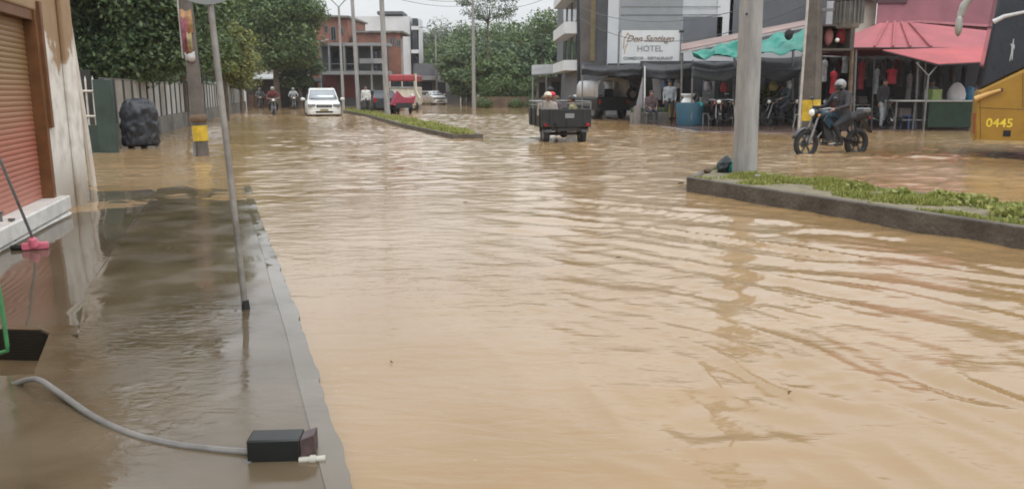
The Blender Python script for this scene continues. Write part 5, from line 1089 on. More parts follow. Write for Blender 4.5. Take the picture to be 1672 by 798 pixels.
for x in (-.12, sw + .12): MB().tube((x, .05, -1.2), (x, .05, shh * .95), .05).build('post', M_['steel'], t)
MB().box((sw + .12, .02, shh * .97), (.22, .12, .1)).build('flood_lamp', M_['black'], t)
# beige house and pink building
PY = 36
t = houseblock('beige_house', 'narrow beige house front behind the transformer', [at(1352, PY)[:2], at(1420, PY)[:2], at(1420, PY + 5)[:2], at(1352, PY + 5)[:2]], 8, mat('beige_wall', (.5, .46, .38), .7, .15, 1.2)); b = MB(); facebox(b, PY, 1348, -5, 1422, 2, -.4, 0); b.build('ledge', M_['conc_d'], t)
t = houseblock('pink_building', 'mauve pink building above the pink canopies', [at(1421, PY - .5)[:2], at(1760, PY - .5)[:2], at(1760, PY + 6)[:2], at(1421, PY + 6)[:2]], 8.2, mat('mauve_wall', (.3, .12, .145), .7, .15, .8))
b = MB(); facebox(b, PY - .5, 1434, -40, 1480, 6, -.06, .0); b.build('window', mat('dark_mauve', (.07, .025, .035), .5), t); b = MB(); b.prism([A(1430, 40, PY - .9), A(1500, 33, PY - .9), A(1640, 42, PY - .9), A(1640, 46, PY - .9), A(1500, 37, PY - .9), A(1430, 44, PY - .9)], (0, .35, 0)); b.build('ledge', mat('pink_ledge', (.45, .18, .2), .6), t)
# balcony box; the pink and red blobs inside are modelled reflections
BXY = 27
t = empty('wooden_balcony', (0, 0, 0), 0, 'dark brown boxed balcony with modelled pink and red reflections under the transformer', 'balcony'); b = MB(); facebox(b, BXY, 1337, 40, 1394, 43, 0, 1.2); facebox(b, BXY, 1337, 79, 1394, 83, 0, 1.2); facebox(b, BXY, 1337, 43, 1341, 79, 0, 1.2); facebox(b, BXY, 1390, 43, 1394, 79, 0, 1.2); b.build('frame', mat('balcony_frame', (.07, .055, .045), .7), t, smooth=False)
b = MB(); facebox(b, BXY, 1341, 43, 1390, 79, 1.0, 1.1); b.build('back_panel', M_['wood'], t); b = MB(); b.sphere(A(1353, 60, BXY + .5), (.16, .1, .3), 2); b.build('pink_reflection', mat('pink_reflection', (.5, .2, .2), .7), t); b = MB(); b.sphere(A(1377, 58, BXY + .5), (.24, .1, .28), 2); b.build('red_cloth', M_['red'], t); b = MB(); b.sphere(A(1367, 66, BXY - .05), .07, 2); b.build('lamp_globe', M_['white'], t)
for px in (1340, 1391): MB().tube(A(px, 83, BXY + .6), at(px, BXY + .6, 0), .07).build('post', M_['wood'], t)
# ------------------------------------------------------------------ market stalls on the right
o_ = bpy.data.objects['hotel_building']; b = MB(); facebox(b, HY, 992, 104, 1050, 178, -.06, -.01); b.build('dark_doorway', M_['dark'], o_); PV = mat('wet_reddish_pavement', (.12, .075, .06), .18, .3, .7, .15, 8)  # dark panel on the hotel wall paints in the shade behind the jeep
edge = [G(945, 176), G(985, 190), G(1060, 204), G(1140, 216), G(1300, 219), G(1450, 214), G(1600, 211), G(1800, 211)]
b = MB(); pts = edge + [Vector((30, 60, 0)), Vector((5, 60, 0))]; b.prism([Vector((p.x, p.y, -.3)) for p in pts], (0, 0, .335)); struct(b.build('market_pavement', PV, None, bev=.03))
SB = 39.5
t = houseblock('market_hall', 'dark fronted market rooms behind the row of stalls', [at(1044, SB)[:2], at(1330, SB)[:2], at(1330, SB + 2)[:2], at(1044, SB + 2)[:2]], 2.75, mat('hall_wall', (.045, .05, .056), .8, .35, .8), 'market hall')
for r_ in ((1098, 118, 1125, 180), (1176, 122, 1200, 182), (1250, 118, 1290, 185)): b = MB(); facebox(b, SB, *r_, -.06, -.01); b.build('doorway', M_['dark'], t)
for r_ in ((1148, 122, 1165, 166), (1205, 128, 1235, 170), (1072, 128, 1092, 160)): b = MB(); facebox(b, SB, *r_, -.08, -.01); b.build('grey_door', GREYC, t)
PB = 33.2
t = houseblock('clothes_shop', 'dark open fronted clothes shop under the pink canopies', [at(1338, PB)[:2], at(1750, PB)[:2], at(1750, PB + 2)[:2], at(1338, PB + 2)[:2]], 3.0, mat('shop_dark', (.018, .017, .019), .8, .4, 1), 'shop')  # near-black backing wall carries the shade of the stall interiors
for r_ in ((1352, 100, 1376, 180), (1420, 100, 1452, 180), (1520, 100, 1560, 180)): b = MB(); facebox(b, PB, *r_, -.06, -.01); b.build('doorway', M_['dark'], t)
def sheet(name, label, corners, m, sag=.15, thick=.015, nx=14, ny=6, wob=.04, cat='awning', parent=None, group=None, seed=0):
    """corners: near-left, near-right, far-right, far-left; sagging, wrinkled cloth"""
    a, b_, c, d = [Vector(q) for q in corners]; bm = bmesh.new(); V = []
    for j in range(ny + 1):
        row = []
        for i in range(nx + 1):
            u, v = i / nx, j / ny; p = a.lerp(b_, u).lerp(d.lerp(c, u), v); p.z -= sag * math.sin(math.pi * u) * (1 - .3 * v) + 0
            p.z += wob * noise.noise(Vector((p.x * 2.2, p.y * 2, p.z * 2 + seed))); p.y += wob * noise.noise(Vector((p.x * 2.2, 7 + seed, p.z * 3))); row.append(bm.verts.new(p))
        V.append(row)
    for j in range(ny):
        for i in range(nx): bm.faces.new((V[j][i], V[j][i + 1], V[j + 1][i + 1], V[j + 1][i]))
    me = bpy.data.meshes.new(name); bm.to_mesh(me); bm.free(); me.materials.append(m)
    for p in me.polygons: p.use_smooth = True
    o = bpy.data.objects.new(name, me); COL.objects.link(o); q = o.modifiers.new('s', 'SOLIDIFY'); q.thickness = thick
    if parent: o.parent = parent
    else: tag(o, label, cat, group)
    return o
TARP = mat('black_tarp', (.012, .014, .018), .55, .3, 2, .2); TARPG = mat('grey_tarp', (.05, .057, .062), .6, .25, 2, .2); GREEN = mat('green_tarp', (.008, .19, .145), .5, .2, 1.5, .2); WCL = mat('white_cloth', (.55, .57, .6), .7, .1, 3)
def stall(label, px0, px1, Yf, Yb, pyf, pyb, m, sag=.2, valance=12, posts=True, grp='market stalls with dark awnings'):
    t = empty('market_stall', (0, 0, 0), 0, label, 'stall', grp)
    sheet('awning', None, (A(px0, pyf, Yf), A(px1, pyf, Yf), A(px1, pyb, Yb), A(px0, pyb, Yb)), m, sag, parent=t, seed=px0)
    if valance: sheet('valance', None, (A(px0, pyf + valance, Yf - .02), A(px1, pyf + valance, Yf - .02), A(px1, pyf, Yf - .02), A(px0, pyf, Yf - .02)), m, sag, wob=.12, parent=t, seed=px0 + 3)
    if posts:
        for px in (px0 + 1, px1 - 1):
            for Y in (Yf + .05, Yb - .1):
                MB().tube(at(px, Y, 0), (A(px, pyf, Y).x, Y, A(px, pyf if Y < Yf + 1 else pyb, Y).z), .035).build('post', M_['steel'], t)
    return t
stall('leftmost black awning stall above the white and black jeep', 950, 1052, 36.5, 44.8, 112, 104, TARP, .1, 10)
stall('black awning stall below the hotel sign', 1050, 1132, 33.5, 39, 112, 103, TARP, .1, 14)
stall('grey and black awning stall left of the big concrete pole', 1130, 1205, 30.5, 38.5, 112, 98, TARPG, .15, 16)
stall('black awning stall right of the big concrete pole', 1235, 1308, 30, 38.5, 112, 92, TARP, .12, 14)
stall('middle black awning stall hidden behind the big concrete pole', 1203, 1237, 31, 38.5, 114, 96, TARP, .05, 12)
sheet('grey_drape', 'grey tarp bulging down beside the jeep', (A(1025, 134, 38), A(1052, 134, 38), A(1056, 110, 38), A(1020, 108, 38)), TARPG, .25, cat='tarp')
# green tarpaulin
g1 = sheet('green_tarpaulin', 'bright green tarpaulin sloping over the dark stalls', (A(1131, 92, 29.6), A(1318, 84, 29.2), A(1318, 46, 31.5), A(1131, 84, 31.5)), GREEN, .05, .02, 26, 8, .28, cat='tarpaulin')
t = empty('tin_canopy', (0, 0, 0), 0, 'long rusty edged tin canopy behind the green tarpaulin', 'canopy'); b = MB(); b.prism([A(1112, 84, 32), A(1320, 42, 32), A(1320, 34, 37), A(1112, 74, 37)], (0, 0, .05)); b.build('roof', mat('rusty_tin', (.25, .17, .15), .6, .3, 1), t); b = MB(); b.prism([A(1112, 87, 31.95), A(1320, 45, 31.95), A(1320, 42, 31.95), A(1112, 84, 31.95)], (0, .04, 0)); b.build('fascia', mat('fascia', (.42, .42, .42), .6, .2), t)
for px in (1114, 1200, 1296): MB().tube(at(px, 32.3, 0), A(px, 84 - (px - 1112) * .2, 32.3), .05).build('post', M_['steel'], t)
b = MB(); b.sphere(A(1288, 57, 29.7), (.16, .1, .2), 2); o = b.build('dark_bag', M_['dark'], None); tag(o, 'dark bag lying on the green tarpaulin', 'bag')
sheet('white_sheet', 'white sheet tied diagonally to the post under the hotel sign', (A(1038, 178, 36), A(1050, 176, 36), A(1056, 120, 36), A(1050, 122, 36)), WCL, .0, cat='cloth', wob=.06)
sheet('white_banner', 'white cloth banner hanging behind the seated woman', (A(1068, 164, 36.5), A(1080, 164, 36.5), A(1078, 119, 36.5), A(1064, 119, 36.5)), WCL, .0, cat='banner', wob=.06)
pole('slim white post with cone top below the hotel sign', 1053, 190, 33.3, 1053, .035, .03, ztop=Zy(108, 33.3), m=M_['white'], name='white_post')
# pink canopies
PINK = mat('pink_roofing', (.38, .1, .112), .7, .1, 1, .1, c2=(.27, .07, .08))
t = empty('pink_canopy', (0, 0, 0), 0, 'large pink hipped canopy over the clothes stalls', 'canopy')
e0 = A(1394, 79, 28); e1 = A(1700, 78, 28); r0 = A(1437, 38, 30.6); r1 = A(1500, 35, 30.6); bk0_ = A(1400, 70, 33); bk1_ = A(1700, 70, 33)
e0.z = e1.z = Zy(79, 28, 1500); r1.z = r0.z; rr1 = A(1700, 62, 31)
b = MB(); V = [b.bm.verts.new(p) for p in (e0, e1, Vector((rr1.x, 30.6, rr1.z)), r1, r0)]; b.bm.faces.new((V[0], V[1], V[2], V[3], V[4])) if False else (b.bm.faces.new((V[0], V[1], V[3], V[4])), b.bm.faces.new((V[1], V[2], V[3])))
w0 = b.bm.verts.new((e0.x, 33, e0.z)); w1 = b.bm.verts.new((e1.x, 33, e1.z)); b.bm.faces.new((V[0], V[4], w0)); b.bm.faces.new((V[4], V[3], w1, w0)); b.bm.faces.new((V[3], V[2], w1)); o = b.build('roof', PINK, t, smooth=False); q = o.modifiers.new('s', 'SOLIDIFY'); q.thickness = .05
for f in (.2, .38, .55, .75):
    a = e0.lerp(e1, f * .55); c = r0.lerp(r1, f); b = MB(); b.tube(a + Vector((0, 0, .06)), c + Vector((0, 0, .06)), .035, n=6); b.build('seam_rib', PINK, t)
b = MB(); b.tube(e0, e1, .03); b.build('eave_bar', M_['dark'], t)
for px in (1398, 1500, 1640): MB().tube(at(px, 28.1, 0), A(px, 79, 28.1), .04).build('post', M_['steel'], t)
t = empty('pink_awning', (0, 0, 0), 0, 'lower pink awning reaching forward above the green counter', 'awning')
b = MB(); b.prism([A(1441, 83, 27.6), A(1532, 106, 26.2), A(1700, 98, 26.2), A(1700, 79, 27.8), A(1560, 79, 27.8)], (0, .0, .03)); b.build('cloth', mat('salmon_cloth', (.37, .08, .085), .7, .2, 1), t)
b = MB(); b.tube(A(1532, 107, 26.2), A(1700, 99, 26.2), .03); b.tube(A(1441, 84, 27.6), A(1532, 107, 26.2), .025); b.build('edge_bar', M_['dark'], t)
b = MB(); b.path([A(1496, 103, 26.4), A(1516, 124, 26.4)], .025); b.path([A(1530, 108, 26.4), A(1516, 124, 26.4)], .025); b.path([A(1516, 124, 26.4), at(1514, 26.4, 0)], .03); b.build('forked_post', M_['steel'], t)
# hanging clothes
def garment(px, py, Y, wpx, hpx, m, label, grp='clothes hanging under the pink canopies'):
    c = A(px, py, Y); s_ = Y / FPX; w_ = wpx * s_ / 2; h = hpx * s_
    t = empty('hanging_garment', c, random.uniform(-.3, .3), label, 'garment', grp)
    rings = []
    for z, f, d in ((0, .25, .05), (-.08, .9, .08), (-.25, 1.0, .1), (-.3, .72, .1), (-.7, .72, .11), (-1, .82, .12)):
        rings.append([(w_ * f * math.cos(a) * (1 + .1 * math.sin(a * 5 + z * 4)), d * math.sin(a), z * h) for a in [2 * math.pi * k / 14 for k in range(14)]])
    MB().loft(rings).build('cloth', m, t); b = MB(); b.path([(0, 0, 0), (.0, 0, .06), (.03, 0, .09), (.05, 0, .06)], .008); b.build('hanger', M_['steel'], t)
cl = lambda n, c: mat(n + '_garment', c, .8, .3, 5)
gs = [(1347, 98, 28.6, 10, 34, (.3, .31, .32), 'pale grey garment hanging beside the square concrete pole'), (1362, 116, 28.8, 12, 36, (.4, .02, .035), 'bright red long garment hanging above the motorcycle rider'), (1381, 92, 29, 11, 26, (.2, .21, .23), 'grey garment hanging from the boxed balcony edge'), (1392, 98, 29.4, 9, 40, (.05, .05, .06), 'black garment left of the dark red one'), (1408, 100, 29.2, 12, 44, (.22, .02, .03), 'dark red garment hanging in the middle of the row'), (1422, 102, 29.6, 10, 38, (.04, .045, .05), 'black garment right of the dark red one'), (1433, 112, 29, 9, 40, (.26, .3, .32), 'pale blue grey trousers hanging in the row'), (1457, 112, 28.8, 17, 24, (.38, .03, .05), 'round red garment left of the forked post'), (1472, 100, 29.8, 11, 40, (.06, .05, .05), 'brown black garment behind the round red one'), (1486, 120, 29, 9, 42, (.2, .2, .21), 'mid grey garment hanging left of the forked post'), (1500, 112, 29.6, 11, 44, (.09, .1, .11), 'charcoal garment at the right of the row'), (1444, 98, 30, 9, 30, (.13, .12, .15), 'slate coloured garment half way along the row')]
for px, py, Y, w_, h, c, lb in gs: garment(px, py, Y, w_, h, cl('%.2f_%.2f' % (c[0], c[2]), c), lb)
t = empty('clothes_rail', (0, 0, 0), 0, 'long dark rail carrying the hanging clothes', 'rail'); 
b = MB(); b.tube(A(1340, 92, 29), A(1515, 98, 29.2), .02); b.build('bar', M_['steel'], t)
for px in (1342, 1428, 1512): MB().tube(at(px, 29.1, .03), A(px, 95, 29.1), .025).build('post', M_['steel'], t)
# counter
CYY = 27.6
t = empty('green_counter', (0, 0, 0), 0, 'long table with white top and dark green cloth left of the coach', 'table')
ct0 = A(1464, 168, CYY); ct1 = A(1592, 165, CYY); zc = ct1.z
b = MB(); b.box(((ct0.x + ct1.x + 1.2) / 2, CYY + .45, zc), (ct1.x - ct0.x + 1.2, .95, .05)); b.build('top', mat('counter_white', (.55, .56, .56), .4), t, bev=.008)
gx0 = A(1518, 168, CYY).x; b = MB(); b.box(((gx0 + ct1.x + 1.2) / 2, CYY + .02, zc / 2 + .04), (ct1.x + 1.2 - gx0, .04, zc - .16)); b.build('green_cloth', mat('dark_green_cloth', (.018, .05, .03), .7, .25, 3), t)
for px in (1466, 1496, 1590): MB().tube(at(px, CYY + .1, 0), at(px, CYY + .1, zc), .03).build('leg', M_['steel'], t)
b = MB(); b.box((ct0.x + 1.0, CYY + .45, .35), (1.4, .7, .04)); b.build('lower_shelf', M_['steel'], t)
def crate(px0, py0, px1, py1, Y, dd, m, label, cat='box', name='box', base=None):
    a = A(px0, py1, Y); c = A(px1, py0, Y); z0 = a.z if base is None else base; t = MB(); w_ = c.x - a.x; h = c.z - z0
    t.box(((a.x + c.x) / 2, Y + dd / 2, z0 + h / 2), (w_, dd, h)); t.box(((a.x + c.x) / 2, Y + dd / 2, c.z + .005), (w_ * 1.04, dd * 1.04, .03)); o = t.build(name, m, None, bev=.012); return tag(o, label, cat)
crate(1522, 147, 1539, 165, CYY + .2, .35, mat('leaf_green_box', (.28, .4, .14), .5, .2, 4), 'pale green box standing on the green counter', base=zc + .026)
crate(1511, 147, 1514, 166, CYY + .25, .1, WCL, 'thin white bottle shaped pack beside the pale green box', base=zc + .026)
t = empty('white_sack', (A(1562, 150, CYY + .4).x, CYY + .4, zc + .026), 0, 'pale grey bulging sack standing on the green counter', 'sack'); b = MB(); b.lathe([(.03, 0), (.28, .01), (.3, .2), (.24, .4), (.12, .56), (.02, .6)], n=16); b.build('cloth', WCL, t); 
b = MB(); b.lathe([(.02, 0), (.12, .0), (.14, .1), (.14, .38), (.08, .46), (.02, .47)], (A(1583, 150, CYY + .35).x, CYY + .35, zc + .026), 16); o = b.build('blue_jug', mat('blue_plastic', (.02, .16, .3), .4, .1, 5), None); tag(o, 'blue plastic jug beside the pale sack on the counter', 'jug')
p = at(1520, 29.6); person('person in grey standing behind the green counter', (p.x, p.y, .03), R(-90), P_stand(0, .2), outfit((.16, .17, .18)), .022)
p = at(1443, 28.2); person('person in dark clothes and pale trousers among the hanging clothes', (p.x, p.y, .03), R(-60), P_stand(.05), outfit((.03, .03, .035), (.3, .34, .36)), .022)
# blue covered drum table with pan, yellow bin, planter, crates
c = G(1129, 207); t = empty('blue_drum', (c.x, c.y + .45, .03), 0, 'round table wrapped in blue plastic with a white basin stack on top', 'table')
b = MB(); b.lathe([(.02, .0), (.5, 0), (.52, .05), (.5, .3), (.53, .75), (.5, .86), (.02, .87)], n=22); o = b.build('blue_wrap', mat('blue_tarp_cloth', (.015, .1, .17), .45, .35, 4, .3, c2=(.04, .09, .11)), t); dm = o.modifiers.new('d', 'DISPLACE'); dm.texture = tx; dm.strength = .08
b = MB(); b.lathe([(.02, .87), (.26, .87), (.2, 1.0), (.15, 1.05), (.22, 1.1), (.27, 1.16), (.26, 1.2), (.02, 1.18)], (-.08, 0, 0), 20); b.build('white_basin', M_['white'], t); b = MB(); b.path([(.2, 0, .9), (.3, 0, 1.1), (.26, 0, 1.22), (.15, 0, 1.2)], .02); b.build('spout', M_['steel'], t)
b = MB(); b.sphere((.3, -.3, .78), (.16, .12, .12), 2); b.build('green_rag', mat('turq', (.02, .36, .33)), t)
c = G(1098, 196); t = empty('yellow_bin', (c.x, c.y, .03), 0, 'yellow and orange bin left of the blue wrapped table', 'bin'); b = MB(); b.lathe([(.02, .1), (.2, .1), (.24, .75), (.27, .78), (.27, .82), (.02, .8)], n=18); b.build('tub', mat('yellow_tub', (.6, .45, .12), .5, .1, 5), t); b = MB(); b.box((0, -.23, .45), (.18, .05, .4)); b.build('orange_label', mat('orange_label', (.6, .3, .1), .5), t)
# planter / low garden box and seated woman
c0 = G(1034, 203); c1 = G(1092, 203); t = empty('planter', (0, 0, 0), 0, 'low dark planter box with weeds in front of the seated woman', 'planter'); Yp = c0.y
b = MB(); b.box(((c0.x + c1.x) / 2, Yp + .5, .22), (c1.x - c0.x, 1.0, .5)); b.build('box', M_['conc_d'], t, bev=.02); b = MB(); b.box((c0.x + .15, Yp - .02, .35), (.28, .1, .75)); b.build('corner_block', mat('pale_block', (.22, .2, .19), .8), t, bev=.01)
n = 900; C = np.array([(c0.x + c1.x) / 2, Yp + .5, .5]) + rng.uniform(-1, 1, (n, 3)) * np.array([(c1.x - c0.x) / 2, .5, .14]); u = unit(n); D = np.cross(u, unit(n)) * .06; quads('foliage', C, D, np.cross(u, D) * .6, LV_D, t)
p = at(1063, 32.5); t = empty('plastic_chair', (p.x, p.y, .03), R(-90), 'grey plastic chair under the seated woman', 'chair'); MB().box((.1, 0, .43), (.45, .45, .04)).build('seat', M_['steel'], t, bev=.01); MB().box((-.14, 0, .7), (.04, .42, .5)).build('backrest', M_['steel'], t, bev=.01)
for x in (-.1, .3):
    for y in (-.2, .2): MB().tube((x, y, 0), (x, y, .42), .02).build('leg', M_['steel'], t)
person('seated woman in dark mauve with long dark hair under the hotel sign', (p.x, p.y, .06), R(-80), P_sit(.42), outfit((.09, .06, .065)), .022)
p = at(1094, 33.5); person('person in pale shirt standing behind the yellow bin', (p.x, p.y, .03), R(-100), P_stand(.02), outfit((.4, .43, .46), (.05, .05, .06)), .022)
p = at(1282, 33); person('person in dark blue standing in the black awning stall by the plant', (p.x, p.y, .03), R(-100), P_stand(.02), outfit((.04, .05, .07), (.03, .03, .04)), .022)
# plant between the poles
c = at(1256, 33, .03); t = empty('potted_plant', c, 0, 'yellow green leafy potted plant right of the big concrete pole', 'plant'); b = MB(); b.lathe([(.02, 0), (.2, 0), (.28, .4), (.3, .42), (.02, .4)], n=16); b.build('pot', M_['conc_d'], t)
n = 1500; u = unit(n); u[:, 2] = np.abs(u[:, 2]); rr = rng.uniform(.1, 1, (n, 1)) ** .6; C = np.array([0, 0, .5]) + u * rr * np.array([.75, .5, 1.1]); D = u * .11; E = np.cross(u, unit(n)) * .03; quads('leaves', C, D, E, leafmat('lime_leaves', [(.08, .1, .02), (.2, .22, .03), (.32, .32, .05), (.4, .4, .1)], .3), t); b = MB(); b.tube((0, 0, .3), (0, 0, 1.1), .03); b.build('stem', M_['bark'], t)
# stall furniture
for (px, Y, wpx, hz, m, lb) in ((1160, 33, 34, .72, 'wood', 'dark wooden table in the grey and black awning stall'), (1226, 32, 30, .75, 'steel', 'grey table behind the big concrete pole'), (1275, 35, 40, .8, 'wood', 'brown table at the back of the black awning stall by the plant'), (1395, 29.8, 44, .8, 'steel', 'long grey clothes table behind the motorcycle rider')):
    c = at(px, Y, .03); w_ = wpx * Y / FPX; t = empty('stall_table', c, 0, lb, 'table', 'tables in the market stalls'); MB().box((0, 0, hz), (w_, .6, .05)).build('top', M_[m], t)
    for x in (-1, 1):
        for y in (-.25, .25): MB().tube((x * w_ * .45, y, 0), (x * w_ * .45, y, hz), .025).build('leg', M_[m], t)
for i, (px, Y, s_, z, c, lb) in enumerate([(1150, 33, .32, .81, (.3, .3, .3), 'grey box on the left of the dark wooden table'), (1168, 33, .26, .81, (.1, .12, .15), 'dark blue box on the right of the dark wooden table'), (1272, 35, .4, .88, (.25, .25, .26), 'grey box on the brown table'), (1385, 29.8, .35, .88, (.3, .32, .33), 'pale box left on the long clothes table'), (1408, 29.8, .3, .88, (.12, .1, .1), 'dark box right on the long clothes table'), (1345, 28, .5, .06, (.08, .07, .06), 'dark crate at the foot of the square concrete pole'), (1478, 28.2, .4, .42, (.16, .14, .13), 'brown box on the lower shelf of the green counter'), (1218, 32, .3, .84, (.35, .34, .3), 'cream box on the grey table')]):
    b = MB(); b.box((0, 0, s_ * .4), (s_, s_ * .8, s_ * .8)); b.box((0, 0, s_ * .8), (s_ * 1.05, s_ * .85, .03)); o = b.build('storage_box', mat('box%d' % i, c, .7, .2, 5), None, bev=.012, loc=at(px, Y, z)); tag(o, lb, 'box', 'boxes in the stalls')
# basket trolley beside clothes stalls
c = G(1425, 208); t = empty('wire_trolley', (c.x, c.y + .3, .03), R(-15), 'grey wire trolley with slanted handle left of the green counter', 'trolley')
b = MB()
for z in (.25, .4, .55): b.path([(-.3, -.2, z), (.3, -.2, z), (.34, .2, z), (-.3, .2, z), (-.3, -.2, z)], .012)
for x in (-.3, -.15, 0, .15, .3): b.tube((x, -.2, .2), (x, -.2, .58), .01)
b.build('basket', M_['steel'], t); b = MB(); b.tube((.3, 0, .5), (.55, 0, .98), .025); b.build('handle', M_['chrome'], t)
for x in (-.22, .22): MB().torus((x, -.2, .1), .08, .025, YR, 16, 8).build('wheel', M_['rubber'], t)
# jeep
jb = empty('jeep', (at(1002, 38.6).x, 38.6, -.02), R(112), 'white and black jeep with open dark rear and spare wheel under the stalls', 'jeep')
# local +X forward (away from camera), tail at x=0
JW = mat('jeep_white', (.55, .56, .57), .35, .1, 3); JK = mat('jeep_black', (.02, .022, .024), .5, .3, 3)
b = MB(); b.loft([[(x, -.85, .45), (x, .85, .45), (x, .88, .6), (x, .88, 1.0), (x, .82, 1.06), (x, -.82, 1.06), (x, -.88, 1.0), (x, -.88, .6)] for x in (0, .1, 2.2, 3.2)]); b.build('body', JK, jb, bev=.02)
b = MB()
rr_ = [[(x, s_ * .86 * f, z) for s_, f, z in ((-1, 1, 1.05), (-1, .96, 1.6), (-1, .8, 1.86), (0, .5, 1.95), (1, .8, 1.86), (1, .96, 1.6), (1, 1, 1.05))] for x in (0.0, .12)]
for s_ in (-1, 1): b.path([(.02, s_ * .86, 1.05), (.02, s_ * .83, 1.6), (.02, s_ * .7, 1.83), (.02, s_ * .35, 1.92), (.02, 0, 1.94)], .05)
b.tube((.02, 0, 1.45), (.02, 0, 1.94), .035); b.build('roof_frame', JW, jb)
b = MB(); b.loft([[(x, -.83, 1.06), (x, -.8, 1.6), (x, -.68, 1.82), (x, 0, 1.9), (x, .68, 1.82), (x, .8, 1.6), (x, .83, 1.06)] for x in (.1, 1.9, 2.3)], cap=False, closed=False); o = b.build('canopy', JW, jb); q = o.modifiers.new('s', 'SOLIDIFY'); q.thickness = .03
b = MB(); b.loft([[(2.2, -.86, .6), (2.2, .86, .6), (2.2, .8, 1.2), (2.2, -.8, 1.2)], [(3.5, -.75, .6), (3.5, .75, .6), (3.5, .65, 1.1), (3.5, -.65, 1.1)]]); b.build('bonnet', JW, jb, bev=.06)
b = MB(); b.box((.0, -.0, .75), (.06, 1.6, .5)); b.box((-.1, 0, .48), (.12, 1.7, .1)); b.build('tailgate', JK, jb, bev=.015)
b = MB(); b.box((1.2, .4, 1.1), (.2, .45, .7)); b.box((1.2, -.4, 1.1), (.2, .45, .7)); split_loose(b.build('seat', M_['black'], jb, bev=.05))
o = MB().torus((-.12, -.98, 1.2), .26, .09, Matrix.Rotation(R(90), 4, 'Y'), 24, 10).build('spare_wheel', M_['rubber'], jb); MB().tube((-.1, -.98, 1.2), (-.16, -.98, 1.2), .17).build('rim', mat('dusty_rim', (.3, .26, .25), .6), o)
for x, y in ((.5, -.75), (.5, .75), (2.8, -.75), (2.8, .75)): carwheel(jb, x, y, .36)
for y in (-.75, .75): MB().box((-.05, y, .85), (.05, .1, .18)).build('tail_light', mat('red_lens', (.4, .02, .02)), jb)
# white car nose left of jeep
# ------------------------------------------------------------------ far street: bus, red tarp trike, dark car, pedestrian, small car
FYB = 56; c0 = A(637, 170, FYB); c1 = A(678, 170, FYB); bw = c1.x - c0.x
t = empty('far_bus', ((c0.x + c1.x) / 2, FYB, -.1), 0, 'red and cream country bus seen far down the street', 'bus')
CR = mat('cream_paint', (.6, .56, .47), .5, .15, 3); RD = mat('red_paint', (.35, .05, .06), .45, .2, 3)
b = MB(); b.box((0, 2.2, 1.05), (bw, 4.4, 1.3)); b.build('body', CR, t, bev=.06); b = MB(); b.box((0, 2.2, 1.88), (bw * .98, 4.3, .36)); b.build('window_band', M_['glass'], t, bev=.02)
for x in (-.48, .0, .48): MB().box((x * bw, -.01, 1.88), (.07, .05, .4)).build('pillar', CR, t)
b = MB(); b.box((0, 2.2, 2.3), (bw * 1.02, 4.4, .46)); b.build('roof', RD, t, bev=.1); b = MB(); b.box((0, -.04, 1.64), (bw * 1.03, .06, .1)); b.build('trim', M_['chrome'], t)
for x in (-.7, .7):
    MB().torus((x, .7, .35), .25, .1, YR, 18, 8).build('wheel', M_['rubber'], t); MB().sphere((x, -.02, 1.1), (.13, .05, .13), 2).build('headlight', M_['white'], t)
b = MB(); b.path([(bw / 2 + .08, -.1, 2.6), (bw / 2 + .1, -.1, 1.4), (bw / 2 + .35, -.1, .9)], .08); b.build('side_pole', CR, t)
# red tarp trike
c = G(660, 186); t = empty('red_tarp_cart', (c.x, c.y, -.02), ANG, 'three wheeled cart under a peaked red tarp beside the thick far pole', 'cart')
b = MB(); b.box((.6, 0, .5), (1.3, 1.0, .3)); b.build('bed', JK, t)
cm = [(-.1, .6, .95), (-.1, -.55, .95)]
b = MB(); b.loft([[(x, .75, .55), (x, .6, .75), (x, .35, 1.35 if x < .9 else 1.2), (x, .05, 1.0), (x, -.35, .92), (x, -.7, 1.05), (x, -.6, .6), (x, 0, .35)] for x in (-.05, .4, .9, 1.3)]); o = b.build('red_tarp', mat('raspberry_tarp', (.3, .035, .07), .6, .25, 4), t); dm = o.modifiers.new('d', 'DISPLACE'); dm.texture = tx; dm.strength = .12
for y in (-.45, .45): MB().torus((.4, y, .26), .18, .07, YR, 18, 8).build('wheel', M_['rubber'], t)
MB().torus((1.9, 0, .26), .18, .07, YR, 18, 8).build('wheel', M_['rubber'], t); b = MB(); b.tube((1.2, 0, .5), (1.9, 0, .3), .04); b.tube((1.7, -.3, 1.0), (1.7, .3, 1.0), .02); b.tube((1.9, 0, .3), (1.7, 0, 1.0), .03); b.build('front_fork', M_['steel'], t)
# dark car
dc = car('small dark car seen between the far poles', mat('dark_car_paint', (.03, .04, .05), .3, .2, 2), 3.9, 1.6, 1.5); dc.location = at(617, 50, -.15); dc.rotation_euler.z = ANG + R(4)
sc_ = car('small white car parked far down by the low shops', WP, 3.9, 1.6, 1.5); sc_.location = at(706, 80, -.2); sc_.rotation_euler.z = R(-60)
p = at(597, 47.5); person('pedestrian in white shirt and dark trousers walking beside the far island', (p.x, p.y, -.1), R(-80), P_stand(.12), outfit((.6, .6, .58), (.04, .035, .04)), .025)
